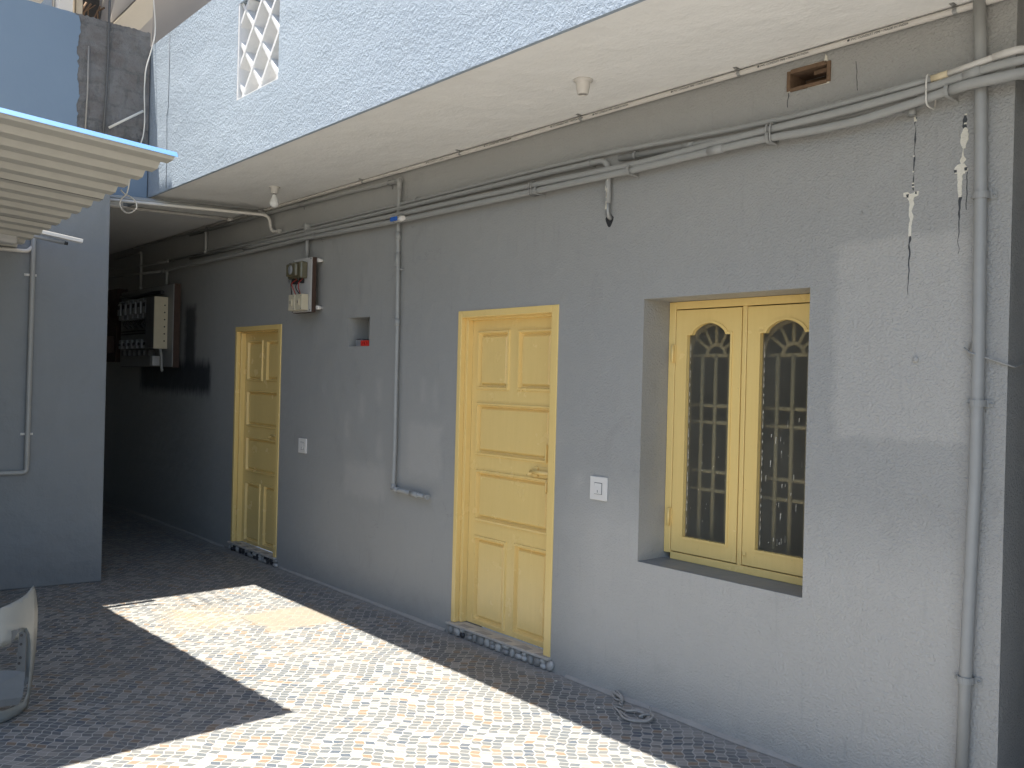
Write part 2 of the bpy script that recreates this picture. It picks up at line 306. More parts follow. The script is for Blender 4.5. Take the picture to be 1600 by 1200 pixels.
# ------------------------------------------------------------------ helpers
def link(name, me, mat, parent=None, bevel=0, smooth=False, label=None):
    o = bpy.data.objects.new(name, me); C.objects.link(o)
    if isinstance(mat, (list, tuple)):
        for m in mat: me.materials.append(M[m])
    elif mat: me.materials.append(M[mat])
    if smooth:
        for f in me.polygons: f.use_smooth = True
    if parent: o.parent = parent
    if bevel:
        b = o.modifiers.new('bevel', 'BEVEL'); b.width = bevel; b.segments = 2; b.limit_method = 'ANGLE'; b.angle_limit = math.radians(40)
    if label: o['label'] = label
    return o
class MB:
    def __init__(s): s.v = []; s.f = []; s.mi = []; s.sm = []
    def add(s, vs, fs, mi=0, sm=False):
        k = len(s.v); s.v += [tuple(v) for v in vs]
        for f in fs: s.f.append([i+k for i in f]); s.mi.append(mi); s.sm.append(sm)
        return s
    def box(s, x0, x1, y0, y1, z0, z1, mi=0, T=None):
        vs = [(x, y, z) for x in (x0, x1) for y in (y0, y1) for z in (z0, z1)]
        if T: vs = [T @ Vector(v) for v in vs]
        return s.add(vs, [(0, 1, 3, 2), (4, 6, 7, 5), (0, 4, 5, 1), (2, 3, 7, 6), (0, 2, 6, 4), (1, 5, 7, 3)], mi)
    def prism(s, poly, y0, y1, mi=0):
        """poly in (x,z), extruded along y"""
        n = len(poly); vs = [(x, y0, z) for x, z in poly]+[(x, y1, z) for x, z in poly]
        return s.add(vs, [tuple(range(n))[::-1], tuple(range(n, 2*n))]+[(i, (i+1) % n, (i+1) % n+n, i+n) for i in range(n)], mi)
    def zprism(s, poly, z0, z1, mi=0):
        n = len(poly); vs = [(x, y, z0) for x, y in poly]+[(x, y, z1) for x, y in poly]
        return s.add(vs, [tuple(range(n))[::-1], tuple(range(n, 2*n))]+[(i, (i+1) % n, (i+1) % n+n, i+n) for i in range(n)], mi)
    def tube(s, pts, r, n=12, mi=0, fillet=0, cap=True):
        P = [Vector(p) for p in pts]
        if fillet:
            Q = [P[0]]
            for a, b, c in zip(P, P[1:], P[2:]):
                d1 = (a-b); d2 = (c-b); f = min(fillet, d1.length*.45, d2.length*.45); d1.normalize(); d2.normalize()
                p0 = b+d1*f; p1 = b+d2*f
                for k in range(6):
                    t = k/5; Q.append(p0*(1-t)**2+b*2*t*(1-t)+p1*t*t)
            Q.append(P[-1]); P = Q
        rs = r if isinstance(r, (list, tuple)) else [r]*len(P)
        rings = []; prev = None
        for i, p in enumerate(P):
            d = (P[min(i+1, len(P)-1)]-P[max(i-1, 0)]).normalized()
            if prev is None:
                u = d.orthogonal().normalized()
            else:
                u = (prev-d*prev.dot(d)).normalized()
            prev = u; w = d.cross(u)
            rings.append([p+(u*math.cos(a)+w*math.sin(a))*rs[i] for a in [2*math.pi*k/n for k in range(n)]])
        vs = [v for R_ in rings for v in R_]
        fs = [(i*n+k, i*n+(k+1) % n, (i+1)*n+(k+1) % n, (i+1)*n+k) for i in range(len(P)-1) for k in range(n)]
        k0 = len(s.v); s.add(vs, fs, mi, True)
        if cap:
            s.f.append([k0+k for k in range(n)][::-1]); s.mi.append(mi); s.sm.append(False)
            s.f.append([k0+(len(P)-1)*n+k for k in range(n)]); s.mi.append(mi); s.sm.append(False)
        return s
    def lathe(s, c, prof, n=24, mi=0, axis='Z'):
        """prof: (r, h) list"""
        vs = []
        for r, h in prof:
            for k in range(n):
                a = 2*math.pi*k/n
                q = (r*math.cos(a), r*math.sin(a), h) if axis == 'Z' else (r*math.cos(a), h, r*math.sin(a))
                vs.append(Vector(c)+Vector(q))
        fs = [(i*n+k, i*n+(k+1) % n, (i+1)*n+(k+1) % n, (i+1)*n+k) for i in range(len(prof)-1) for k in range(n)]
        return s.add(vs, fs, mi, True)
    def build_each(s, name, mat, parent=None, label=None, bevel=0):
        """one object per connected piece"""
        par_ = list(range(len(s.v)))
        def find(a):
            while par_[a] != a: par_[a] = par_[par_[a]]; a = par_[a]
            return a
        for f in s.f:
            for a in f[1:]: par_[find(a)] = find(f[0])
        groups = {}
        for f, m_, sm_ in zip(s.f, s.mi, s.sm): groups.setdefault(find(f[0]), []).append((f, m_, sm_))
        out = []
        for g_ in groups.values():
            ids = sorted({i for f, _, _ in g_ for i in f}); mp = {a: k for k, a in enumerate(ids)}
            q = MB(); q.v = [s.v[i] for i in ids]; q.f = [[mp[i] for i in f] for f, _, _ in g_]; q.sm = [x[2] for x in g_]
            mm = g_[0][1]; q.mi = [0]*len(g_)
            out.append(q.build(name, mat[mm] if isinstance(mat, (tuple, list)) else mat, parent, bevel, label))
        return out
    def build(s, name, mat, parent=None, bevel=0, label=None):
        me = bpy.data.meshes.new(name); me.from_pydata(s.v, [], s.f)
        bm = bmesh.new(); bm.from_mesh(me)
        bm.faces.ensure_lookup_table()
        for f, m_, sm in zip(bm.faces, s.mi, s.sm): f.material_index = m_; f.smooth = sm
        bmesh.ops.recalc_face_normals(bm, faces=bm.faces); bm.to_mesh(me); bm.free()
        return link(name, me, mat, parent, bevel, label=label)
def tag(o, label=None, cat=None, group=None, kind=None):
    for k, v in (('label', label), ('category', cat), ('group', group), ('kind', kind)):
        if v: o[k] = v
    return o
def thing(name, label, cat, loc=(0, 0, 0), group=None):
    o = bpy.data.objects.new(name, None); C.objects.link(o); o.empty_display_size = .1
    o.location = loc
    return tag(o, label, cat, group)
def settle(root):
    """children were built in world coordinates: keep them in place under a moved root"""
    inv = Matrix.Translation(root.location).inverted()
    for c in root.children: c.matrix_parent_inverse = inv
    return root

def holed_panel(mb, X, Z, holes, y, depth, rev=True, flip=1):
    """front skin in the plane y with rectangular holes (x0,x1,z0,z1), plus reveals going +depth"""
    xs = sorted(set([X[0], X[1]]+[h[i] for h in holes for i in (0, 1)])); zs = sorted(set([Z[0], Z[1]]+[h[i] for h in holes for i in (2, 3)]))
    for a, b in zip(xs, xs[1:]):
        for c, d in zip(zs, zs[1:]):
            mx, mz = (a+b)/2, (c+d)/2
            if any(h[0] < mx < h[1] and h[2] < mz < h[3] for h in holes): continue
            mb.add([(a, y, c), (b, y, c), (b, y, d), (a, y, d)], [(0, 1, 2, 3)])
    if rev:
        for x0, x1, z0, z1 in holes:
            y2 = y+depth
            mb.add([(x0, y, z0), (x1, y, z0), (x1, y, z1), (x0, y, z1), (x0, y2, z0), (x1, y2, z0), (x1, y2, z1), (x0, y2, z1)],
                   [(0, 1, 5, 4), (1, 2, 6, 5), (2, 3, 7, 6), (3, 0, 4, 7)])

# ------------------------------------------------------------------ setting
def struct(o): o['kind'] = 'structure'; return o
mb = MB(); mb.add([(-60, -60, -.05), (60, -60, -.05), (60, 60, -.05), (-60, 60, -.05)], [(0, 1, 2, 3)]); struct(mb.build('ground', 'ground'))
mb = MB(); mb.box(-10.2, 6.5, -8.5, .02, -.045, 0); struct(mb.build('floor', 'tile'))
# ragged cement fillet where tiles meet the wall
mb = MB(); P = []
xs = [-9.8+.12*i for i in range(88)]
vs = []
for x in xs:
    w = .022+.016*noise.noise(Vector((x*3, 0, 0))); vs += [(x, 0, .016+.006*noise.noise(Vector((x*5, 3, 0)))), (x, -w, .002)]
mb.add(vs, [(2*i, 2*i+1, 2*i+3, 2*i+2) for i in range(len(xs)-1) if not (-2.66 < xs[i] < -1.62 or -5.97 < xs[i] < -4.92)])
struct(mb.build('floor_edging', 'cementgrey'))
def blob(poly, amp=.02, n=6, seed=0):
    out = []
    for i, (a, b) in enumerate(zip(poly, poly[1:]+poly[:1])):
        for k in range(n):
            t = k/n; x = a[0]*(1-t)+b[0]*t; z = a[1]*(1-t)+b[1]*t
            d = noise.noise(Vector((x*9+seed, z*9, seed)))*amp
            out.append((x+d, z+d*.7))
    return out
# ------------------------------------------------------------------ house
HX1 = .645
house = thing('house', 'grey rendered house with cream soffit, two yellow doors and one yellow window', 'house', (-2, 0, 0))
D2 = (-2.545, -1.646, 0., 2.018); D1 = (-5.851, -4.940, 0., 2.018)
WIN = (-1.04, -.133, .705, 2.014); NI = (-3.875, -3.584, 1.816, 2.026); VH = (-.262, -.068, 2.866, 2.952)
mb = MB()
holed_panel(mb, (-9.8, HX1), (0, 3.02), [D2, D1, WIN, NI, VH], 0, .25)
mb.add([(HX1, 0, 0), (HX1, 1.6, 0), (HX1, 1.6, 3.02), (HX1, 0, 3.02)], [(0, 1, 2, 3)])          # right return
mb.add([(-9.8, 0, 0), (-9.8, 0, 3.02), (-9.8, -1.5, 3.02), (-9.8, -1.5, 0)], [(0, 1, 2, 3)])     # end of passage
for (x0, x1, z0, z1) in (NI,): mb.add([(x0, .17, z0), (x1, .17, z0), (x1, .17, z1), (x0, .17, z1)], [(0, 1, 2, 3)])
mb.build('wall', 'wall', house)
mb = MB(); mb.box(HX1+.002, 6.5, 1.6, 1.8, -.04, 3.02); mb.build('rear_wall', 'side', house)
mb = MB(); mb.box(1.35, 1.6, -.45, 1.599, -.04, 3.0195); mb.build('unseen_pier', 'side', house)  # unseen pier, put in to keep light out of the right recess
# soffit slab
mb = MB(); mb.box(-6.2, 1.9, -.89, 2.0, 3.02, 3.14); mb.box(-9.8, -6.2, -1.6, 0, 3.02, 3.14); mb.build('eave_slab', 'soffit', house)
# parapet / fascia with the lattice opening
LAT = (-3.90, -3.285, 3.434, 4.085)
mb = MB(); holed_panel(mb, (-6.2, 1.9), (3.016, 4.255), [LAT], -.895, .14)
mb.add([(-6.2, -.895, 4.255), (1.9, -.895, 4.255), (1.9, -.755, 4.255), (-6.2, -.755, 4.255)], [(0, 1, 2, 3)])
mb.add([(-6.2, -.895, 3.016), (1.9, -.895, 3.016), (1.9, -.875, 3.016), (-6.2, -.875, 3.016)], [(0, 1, 2, 3)])
mb.add([(-6.2, -.895, 3.016), (-6.2, -.895, 4.255), (-6.2, -.755, 4.255), (-6.2, -.755, 3.016)], [(0, 1, 2, 3)])
mb.add([(1.9, -.895, 3.016), (1.9, -.895, 4.255), (1.9, -.755, 4.255), (1.9, -.755, 3.016)], [(0, 1, 2, 3)])
holed_panel(mb, (-6.2, 1.9), (3.141, 4.255), [LAT], -.755, .1, rev=False)
par = mb.build('parapet', 'stucco', house)
mb = MB(); pts = [(-5.165, -.897, 4.25), (-5.160, -.897, 3.95), (-5.165, -.897, 3.66), (-5.19, -.897, 3.61), (-5.175, -.897, 3.4), (-5.17, -.897, 3.03)]
mb.tube(pts, .0016, 5); mb.build('hairline_crack', 'streak', par)
# lattice: real crossing slats, clipped to the opening
def clip_line(x, z, dx, dz):
    t0, t1 = -9, 9
    for p, d, lo, hi in ((x, dx, LAT[0], LAT[1]), (z, dz, LAT[2], LAT[3])):
        a, b = (lo-p)/d, (hi-p)/d; a, b = min(a, b), max(a, b); t0, t1 = max(t0, a), min(t1, b)
    return t0, t1
mb = MB(); cx, cz, sx, sz = -3.561, 3.743, .125, .14
for fam in (1, -1):
    for k in range(-6, 7):
        x = cx+2*k*sx; z = cz; t0, t1 = clip_line(x, z, sx, fam*sz)
        if t1-t0 < .15: continue
        a = Vector((x+t0*sx, 0, z+fam*t0*sz)); b = Vector((x+t1*sx, 0, z+fam*t1*sz)); d = (b-a).normalized(); nn = Vector((-d.z, 0, d.x))*.011
        yo = -.885 if fam == 1 else -.882
        for q in (yo,):
            vs = [a-nn+Vector((0, q, 0)), b-nn+Vector((0, q, 0)), b+nn+Vector((0, q, 0)), a+nn+Vector((0, q, 0))]
            vs += [v+Vector((0, .15, 0)) for v in vs]
            mb.add(vs, [(0, 1, 2, 3), (4, 7, 6, 5), (0, 4, 5, 1), (1, 5, 6, 2), (2, 6, 7, 3), (3, 7, 4, 0)])
mb.box(LAT[0], LAT[0]+.02, -.893, -.78, LAT[2], LAT[3]); mb.box(LAT[0]+.02, LAT[1], -.893, -.78, LAT[2], LAT[2]+.008)
mb.build('lattice', 'latticepaint', par)
# upper storey wall and roof behind the parapet
mb = MB(); mb.box(-8.25, 1.9, 0.004, .2, 3.141, 6.6); mb.build('upper_wall', 'brownwall', house)
mb = MB(); mb.box(-8.5, 2.2, -.80, .4, 6.6, 6.75); mb.build('roof_slab', 'soffit', house)
# dark room behind the window
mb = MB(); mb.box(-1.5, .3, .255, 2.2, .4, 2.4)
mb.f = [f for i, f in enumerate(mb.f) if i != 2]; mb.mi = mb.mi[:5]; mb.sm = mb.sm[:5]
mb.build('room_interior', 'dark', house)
# vent opening with a rough timber box
mb = MB(); x0, x1, z0, z1 = VH; w = .012
mb.box(x0-.004, x0+w, -.008, .12, z0, z1); mb.box(x1-w, x1+.004, -.008, .12, z0, z1); mb.box(x0+w, x1-w, -.007, .12, z0-.004, z0+w); mb.box(x0+w, x1-w, -.006, .12, z1-w, z1+.006)
mb.box(x0+w, x1-w, .12, .13, z0+w, z1-w); mb.box(-.155, -.095, .02, .05, z1-.034, z1-w-.002)
v = mb.build('vent_opening', 'rawwood', house, .002)
mb = MB(); mb.prism(blob([(-.095, 2.950), (-.078, 2.952), (-.083, 2.975), (-.088, 2.982)], .004, 3), -.006, 0.002)
mb.prism(blob([(-.262, 2.951), (-.09, 2.953), (-.09, 2.958), (-.262, 2.957)], .012, 9, 3), -.003, 0.003); mb.prism(blob([(-.26, 2.866), (-.07, 2.860), (-.07, 2.866), (-.26, 2.870)], .009, 9, 4), -.003, 0.003); mb.build_each('plaster_chip', 'peel', v)
# peeled paint and dark streaks
def ragged(cx, z0, z1, w, seed, n=26, lean=0):
    L, R_ = [], []
    for i in range(n+1):
        t = i/n; z = z0+(z1-z0)*t; x = cx+lean*t
        ww = w(t)*(1+.7*noise.noise(Vector((seed, z*55, 1))))
        xo = .006*noise.noise(Vector((seed+9, z*30, 0)))
        L.append((x+xo-ww, z)); R_.append((x+xo+ww*(1+.5*noise.noise(Vector((seed+5, z*70, 2)))), z))
    return L+R_[::-1]
mb = MB()
mb.prism(ragged(.283, 2.185, 2.335, lambda t: .0045+.004*t, 1, lean=.005), -.0022, .001)
mb.prism(blob([(.279, 2.326), (.296, 2.326), (.300, 2.336), (.314, 2.340), (.317, 2.356), (.304, 2.358), (.297, 2.352), (.284, 2.351), (.276, 2.360), (.258, 2.358), (.259, 2.343), (.272, 2.339)], .007, 3, 2), -.0028, .001)
mb.build('peeled_paint', 'peel', house, label='chalky white peeled paint streak, the left of two')
mb = MB()
mb.prism(ragged(.465, 2.31, 2.405, lambda t: .006+.004*t, 3, 18), -.0022, .001)
mb.prism(ragged(.468, 2.395, 2.432, lambda t: .010+.012*math.sin(t*math.pi), 4, 14), -.0028, .001)
mb.prism(blob([(.443, 2.398), (.462, 2.396), (.490, 2.402), (.495, 2.412), (.482, 2.416), (.474, 2.430), (.461, 2.428), (.456, 2.414), (.444, 2.408)], .006, 3, 6), -.0026, .001)
mb.prism(ragged(.471, 2.425, 2.50, lambda t: .004+.003*math.sin(t*6), 5, 14, .003), -.0022, .001)
mb.prism(ragged(.474, 2.488, 2.565, lambda t: .004+.009*math.sin(t*math.pi)**.7, 6, 18, .005), -.0024, .001)
mb.prism(ragged(.478, 2.61, 2.616, lambda t: .005, 7, 4), -.002, .001); mb.prism(ragged(.476, 2.577, 2.583, lambda t: .005, 8, 4), -.002, .001)
[o for o in [mb.build_each('peeled_paint', 'peel', house, label='part of the chalky peeled paint streak beside the drain pipe')]]
mb = MB()
for z in (2.372, 2.385, 2.43, 2.49): mb.prism(ragged(.2925, z, z+.005, lambda t: .0035, z, 4), -.0022, .001)
mb.prism(ragged(.2925, 2.625, 2.645, lambda t: .004, 11, 6), -.002, .001)
mb.build_each('paint_chip', 'peel', house)
mb = MB()
mb.prism(ragged(.291, 2.36, 2.64, lambda t: .0016+.0012*math.sin(t*20), 21, 60, .004), -.0013, .001)
mb.prism(ragged(.281, 1.96, 2.19, lambda t: .0006+.003*t, 22, 40, .003), -.0013, .001)
mb.prism(ragged(.464, 2.10, 2.31, lambda t: .0005+.0045*t*t, 23, 40, .002), -.0013, .001)
mb.prism(ragged(.476, 2.56, 2.615, lambda t: .006, 24, 12, .001), -.0013, .001)
mb.prism(ragged(.489, 2.26, 2.40, lambda t: .0014, 25, 12, .001), -.0013, .001)
mb.prism(ragged(.305, 2.345, 2.355, lambda t: .004, 26, 4), -.0032, .001); mb.prism(ragged(.272, 2.335, 2.348, lambda t: .005, 27, 4), -.0032, .001)
mb.prism(ragged(.487, 2.405, 2.417, lambda t: .004, 28, 4), -.0032, .001); mb.prism(ragged(.449, 2.403, 2.413, lambda t: .004, 29, 4), -.0032, .001)
mb.prism(ragged(-.262, 2.80, 2.862, lambda t: .0014, 30, 10), -.0012, .001); mb.prism(ragged(.055, 2.80, 2.92, lambda t: .0010, 31, 10, -.01), -.0012, .001)
mb.build_each('dark_streak', 'streak', house)
mb = MB(); mb.lathe((.319, 0, 1.709), [(.012, .002), (.012, -.004), (.009, -.009), (0, -.010)], 16, axis='Y')
for x, z in ((.087, 2.30), (.11, 2.32), (-3.28, 2.01)): mb.lathe((x, 0, z), [(.006, .002), (.005, -.005), (0, -.006)], 10, axis='Y')
mb.build_each('plaster_bump', 'wall', house)

# ---- doors
def panel_raised(mb, x0, x1, z0, z1, y):
    """moulded sunk border with a raised field"""
    a = .018; b = .034; c = .05
    def ring(i0, y0, i1, y1):
        vs = [(x0+i0, y0, z0+i0), (x1-i0, y0, z0+i0), (x1-i0, y0, z1-i0), (x0+i0, y0, z1-i0), (x0+i1, y1, z0+i1), (x1-i1, y1, z0+i1), (x1-i1, y1, z1-i1), (x0+i1, y1, z1-i1)]
        mb.add(vs, [(0, 1, 5, 4), (1, 2, 6, 5), (2, 3, 7, 6), (3, 0, 4, 7)])
    ring(-.008, y, -.005, y-.009); ring(-.005, y-.009, .006, y-.010); ring(.006, y-.010, .013, y+.014); ring(.013, y+.014, .020, y+.017); ring(.020, y+.017, .034, y+.002)
    mb.add([(x0+.034, y+.002, z0+.034), (x1-.034, y+.002, z0+.034), (x1-.034, y+.002, z1-.034), (x0+.034, y+.002, z1-.034)], [(0, 1, 2, 3)])
def door(dx, zoff, far):
    x0, x1 = -2.545+dx, -1.646+dx; zb = .080
    yl = .072
    lx0, lx1 = x0+.060, x1-.056
    P = [(-2.427, -2.140, 1.542, 1.888), (-2.050, -1.766, 1.542, 1.885), (-2.424, -1.764, 1.135, 1.445), (-2.418, -1.764, .728, 1.030), (-2.414, -2.128, .105, .622), (-2.042, -1.760, .110, .628)]
    P = [(a+dx, b+dx, c, d) for a, b, c, d in P]
    mb = MB(); holed_panel(mb, (lx0, lx1), (zb, 1.985), P, yl, 0, rev=False)
    for p in P: panel_raised(mb, *p, yl)
    mb.box(lx0, lx1, yl+.025, yl+.04, zb, 1.985)
    leaf = mb.build('door', 'yellow', house, label='far yellow panelled door deep in the shade' if far else 'near yellow panelled door in the daylight')
    mb = MB()
    mb.box(x0, x0+.036, -.006, .03, .076, 2.018); mb.box(x0, x0+.058, .03, .12, .076, 2.018)
    mb.box(x1-.054, x1, -.006, .12, .03, 2.018)
    mb.box(x0+.036, x1-.054, -.006, .03, 1.975, 2.018); mb.box(x0+.058, x1-.054, .03, .12, 1.962, 2.018)
    mb.build('frame', 'yellow', leaf, .004)
    # sliding bolt
    mb = MB(); zc = 1.072; xb = -1.89+dx
    mb.box(xb, xb+.035, yl-.010, yl-.001, zc-.03, zc+.03); mb.tube([(xb-.015, yl-.018, zc), (xb+.14, yl-.018, zc)], .011, 10)
    mb.box(xb+.05, xb+.15, yl-.006, yl-.001, zc-.03, zc+.03)
    mb.tube([(xb+.01, yl-.018, zc), (xb-.005, yl-.045, zc-.015), (xb-.02, yl-.04, zc-.02)], .005, 8)
    mb.tube([(xb+.115, yl-.004, zc-.03), (xb+.12, yl-.02, zc-.06), (xb+.118, yl-.018, zc-.10), (xb+.11, yl-.006, zc-.11)], .007, 8)
    mb.box(xb+.105, xb+.118, yl-.022, yl-.008, zc+.06, zc+.16)
    mb.build('bolt', 'yellow', leaf)
    # threshold: marble tread, pebble riser
    mb = MB(); mb.box(x0-.02, x1+.01, -.030, .07, .0615, .0745)
    th = mb.build('threshold', 'marble', house, .002, label='marble step under the far yellow door' if far else 'marble step with pebbled riser under the near yellow door')
    mb = MB(); rnd = random.Random(4 if far else 3)
    k = x0-.015
    mb.box(x0-.018, x1+.008, -.008, .06, .001, .061, 1)
    mats = [0, 0, 1, 0, 2, 0, 1, 0, 0]
    while k < x1:
        w = rnd.uniform(.042, .075)
        for z, h in (((.030, .030),) if rnd.random() < .6 else ((.018, .018), (.046, .017))):
            ww = w*rnd.uniform(.75, 1.1); mi = rnd.choice([0, 0, 0, 1, 1, 2] if not far else [0, 1, 2, 2])
            prof = []
            vs = []; n = 10; m = 6; cx_ = k+w/2+rnd.uniform(-.008, .008); cz_ = z+rnd.uniform(-.004, .004); tilt = rnd.uniform(-.5, .5)
            for i in range(m+1):
                ph = math.pi*i/m
                for j in range(n):
                    a = 2*math.pi*j/n; X = ww*.52*math.sin(ph)*math.cos(a); Z = h*1.05*math.sin(ph)*math.sin(a); Y = .016*math.cos(ph)
                    vs.append((cx_+X*math.cos(tilt)-Z*math.sin(tilt), -.010-Y, max(.002, cz_+X*math.sin(tilt)*.6+Z*math.cos(tilt))))
            mb.add(vs, [(i*n+j, i*n+(j+1) % n, (i+1)*n+(j+1) % n, (i+1)*n+j) for i in range(m) for j in range(n)], mi, True)
        k += w
    mb.build('pebble_riser', ('pebL', 'pebM', 'pebD'), th)
    mb = MB()
    for i in range(5):
        xx = x0+.08+.18*i; mb.zprism(blob([(xx, -.022), (xx+.10, -.018), (xx+.12, .02), (xx+.03, .03)], .02, 3, i), .0747, .0757)
    mb.build_each('brown_veining', 'cementgrey', th)
door(0, 0, False); door(-3.300, 0, True)

# ---- window
x0, x1, z0, z1 = WIN
yf = .20
mb = MB(); fw = .042
mb.box(x0+.001, x0+fw, yf, yf+.07, .735, 2.012); mb.box(x1-fw, x1-.001, yf, yf+.07, .735, 2.012)
mb.box(x0+fw, x1-fw, yf+.001, yf+.07, 1.975, 2.013); mb.box(x0+fw, x1-fw, yf+.001, yf+.07, .706, .742)
mb.box(-.599, -.575, yf+.001, yf+.07, .742, 1.975)
win = mb.build('window', 'yellow', house, .003)
mb = MB(); mb.box(x0+.001, x1-.001, .002, yf-.001, .690, .7065); sl = mb.build('sill', 'side', win)
def arch_top(xa, xb, zs, zt, n=26):
    """shoulder + ogee arch between xa and xb, springing zs, crown zt"""
    pts = []; sh = (xb-xa)*.11
    for i in range(n+1):
        t = i/n; x = xa+sh+(xb-xa-2*sh)*t
        c = abs(2*t-1)
        z = zs+(zt-zs)*(math.sqrt(max(0, 1-min(1, c/.86)**2))*.93+.07 if c < .86 else .07*(1-c)/.14) if c < .8 else None
        s_ = math.cos(c*math.pi/2)
        z = zs+(zt-zs)*(s_**.62)
        pts.append((x, z))
    return [(xa, zs)]+pts+[(xb, zs)]
def shutter(xa, xb, yl):
    za, zb = .748, 1.969; gx0, gx1, gz = xa+.072, xb-.060, .828
    top = arch_top(gx0, gx1, 1.842, 1.900)
    mb = MB(); yb = yl+.032
    def skin(y, fl):
        loc = []
        # bottom rail, stiles
        mb.add([(xa, y, za), (xb, y, za), (xb, y, gz), (xa, y, gz)], [(0, 1, 2, 3)])
        mb.add([(xa, y, gz), (gx0, y, gz), (gx0, y, 1.842), (xa, y, 1.842)], [(0, 1, 2, 3)])
        mb.add([(gx1, y, gz), (xb, y, gz), (xb, y, 1.842), (gx1, y, 1.842)], [(0, 1, 2, 3)])
        mb.add([(xa, y, 1.842), (gx0, y, 1.842), (gx0, y, zb), (xa, y, zb)], [(0, 1, 2, 3)])
        mb.add([(gx1, y, 1.842), (xb, y, 1.842), (xb, y, zb), (gx1, y, zb)], [(0, 1, 2, 3)])
        for p, q in zip(top, top[1:]): mb.add([(p[0], y, p[1]), (q[0], y, q[1]), (q[0], y, zb), (p[0], y, zb)], [(0, 1, 2, 3)])
    skin(yl, 0); skin(yb, 1)
    mb.add([(xa, yl, za), (xb, yl, za), (xb, yl, zb), (xa, yl, zb), (xa, yb, za), (xb, yb, za), (xb, yb, zb), (xa, yb, zb)], [(0, 1, 5, 4), (1, 2, 6, 5), (2, 3, 7, 6), (3, 0, 4, 7)])
    loop = [(gx0, gz), (gx1, gz)]+top[::-1]
    n = len(loop)
    for i in range(n):
        p, q = loop[i], loop[(i+1) % n]
        mb.add([(p[0], yl, p[1]), (q[0], yl, q[1]), (q[0], yb, q[1]), (p[0], yb, p[1])], [(0, 1, 2, 3)])
    sh = mb.build('shutter', 'yellow', win)
    # beading round the glass
    mb = MB(); cxx = (gx0+gx1)/2; czz = 1.35
    L = []
    for k, (off, y) in enumerate(((0, yl), (0, yl-.005), (.011, yl-.005), (.011, yl+.004))):
        ring = []
        for (x, z) in loop:
            nx = x-math.copysign(min(off, abs(x-cxx)), x-cxx)*(-1); nz = z+(off if z > czz else -off)
            # move outward from opening = onto the stile
            ring.append((x+math.copysign(off, x-cxx)*(1 if abs(x-cxx) > .10 else abs(x-cxx)/.10), y, z+(off if z > czz else -off)))
        L.append(ring)
    for A_, B_ in zip(L, L[1:]):
        for i in range(n): mb.add([A_[i], A_[(i+1) % n], B_[(i+1) % n], B_[i]], [(0, 1, 2, 3)])
    mb.build('beading', 'yellow', win)
    mb = MB(); mb.add([(x, yl+.02, z) for x, z in loop], [tuple(range(n))]); g = mb.build('pane', 'glass', win)
    return g, (gx0, gx1)
ga, _ = shutter(-.994, -.604, yf+.002)
gb, gr = shutter(-.570, -.180, yf+.002)
mb = MB(); rnd = random.Random(5)
for i in range(26):
    x = rnd.gauss(-.375, .035) if i < 22 else rnd.uniform(-.47, -.27); z = rnd.uniform(.86, 1.45) if i < 26 else rnd.uniform(.84, .92)
    l = rnd.uniform(.006, .034); w = rnd.uniform(.0004, .0011)
    mb.prism([(x-w, z), (x+w, z), (x+w*.7+rnd.uniform(-.003, .003), z+l), (x-w*.7, z+l*.95)], yf+.0195, yf+.0210)
for i in range(12):
    x = rnd.uniform(-.91, -.68); z = rnd.uniform(.85, 1.3); mb.prism([(x-.0012, z), (x+.0012, z), (x, z+.006)], yf+.0195, yf+.0210)
for xx in (-.915, -.488): 
    for i in range(26):
        z = .84+i*.037+rnd.uniform(-.01, .01); mb.prism([(xx, z), (xx+rnd.uniform(.002, .004), z+.01), (xx, z+rnd.uniform(.015, .04))], yf+.0195, yf+.0210)
mb.build('paint_flecks', 'peel', win)['kind'] = 'stuff'
mb = MB()
for z in (.92, 1.75): mb.tube([(x0+.038, yf-.014, z-.045), (x0+.038, yf-.014, z+.045)], .0075, 8); mb.box(x0+.02, x0+.05, yf-.004, yf-.001, z-.045, z+.045)
mb.build_each('hinge', 'yellow', win)
mb = MB()
mb.lathe((-.548, yf-.013, .80), [(.008, 0), (.007, -.006), (0, -.008)], 10, axis='Y'); mb.build('latch_knob', 'yellow', win)
# grille of square bars behind the glass
for g0, g1 in ((-1.04, -.63), (-.62, -.18)):
    mb = MB(); yg = .33; cxg = (g0+g1)/2
    for x in (g0+.045, cxg-.082, cxg, cxg+.082, g1-.045):
        mb.tube([(x, yg, .72), (x, yg, 1.745 if abs(x-cxg) < .01 or abs(x-cxg) > .15 else 1.745)], .0105, 8)
    for z in (.80, 1.06, 1.155, 1.405, 1.49, 1.745): mb.tube([(g0+.01, yg+.012, z), (g1-.01, yg+.012, z)], .0105, 8)
    arc = [(cxg+.16*math.cos(a), yg, 1.745+.16*math.sin(a)) for a in [math.pi*i/18 for i in range(19)]]; mb.tube(arc, .0105, 8)
    arc = [(cxg+.055*math.cos(a), yg, 1.745+.055*math.sin(a)) for a in [math.pi*i/12 for i in range(13)]]; mb.tube(arc, .0105, 8)
    for a in (35, 62, 90, 118, 145): a = math.radians(a); mb.tube([(cxg+.055*math.cos(a), yg, 1.745+.055*math.sin(a)), (cxg+.16*math.cos(a), yg, 1.745+.16*math.sin(a))], .009, 8)
    mb.build('grille', 'grille', win)

settle(house)
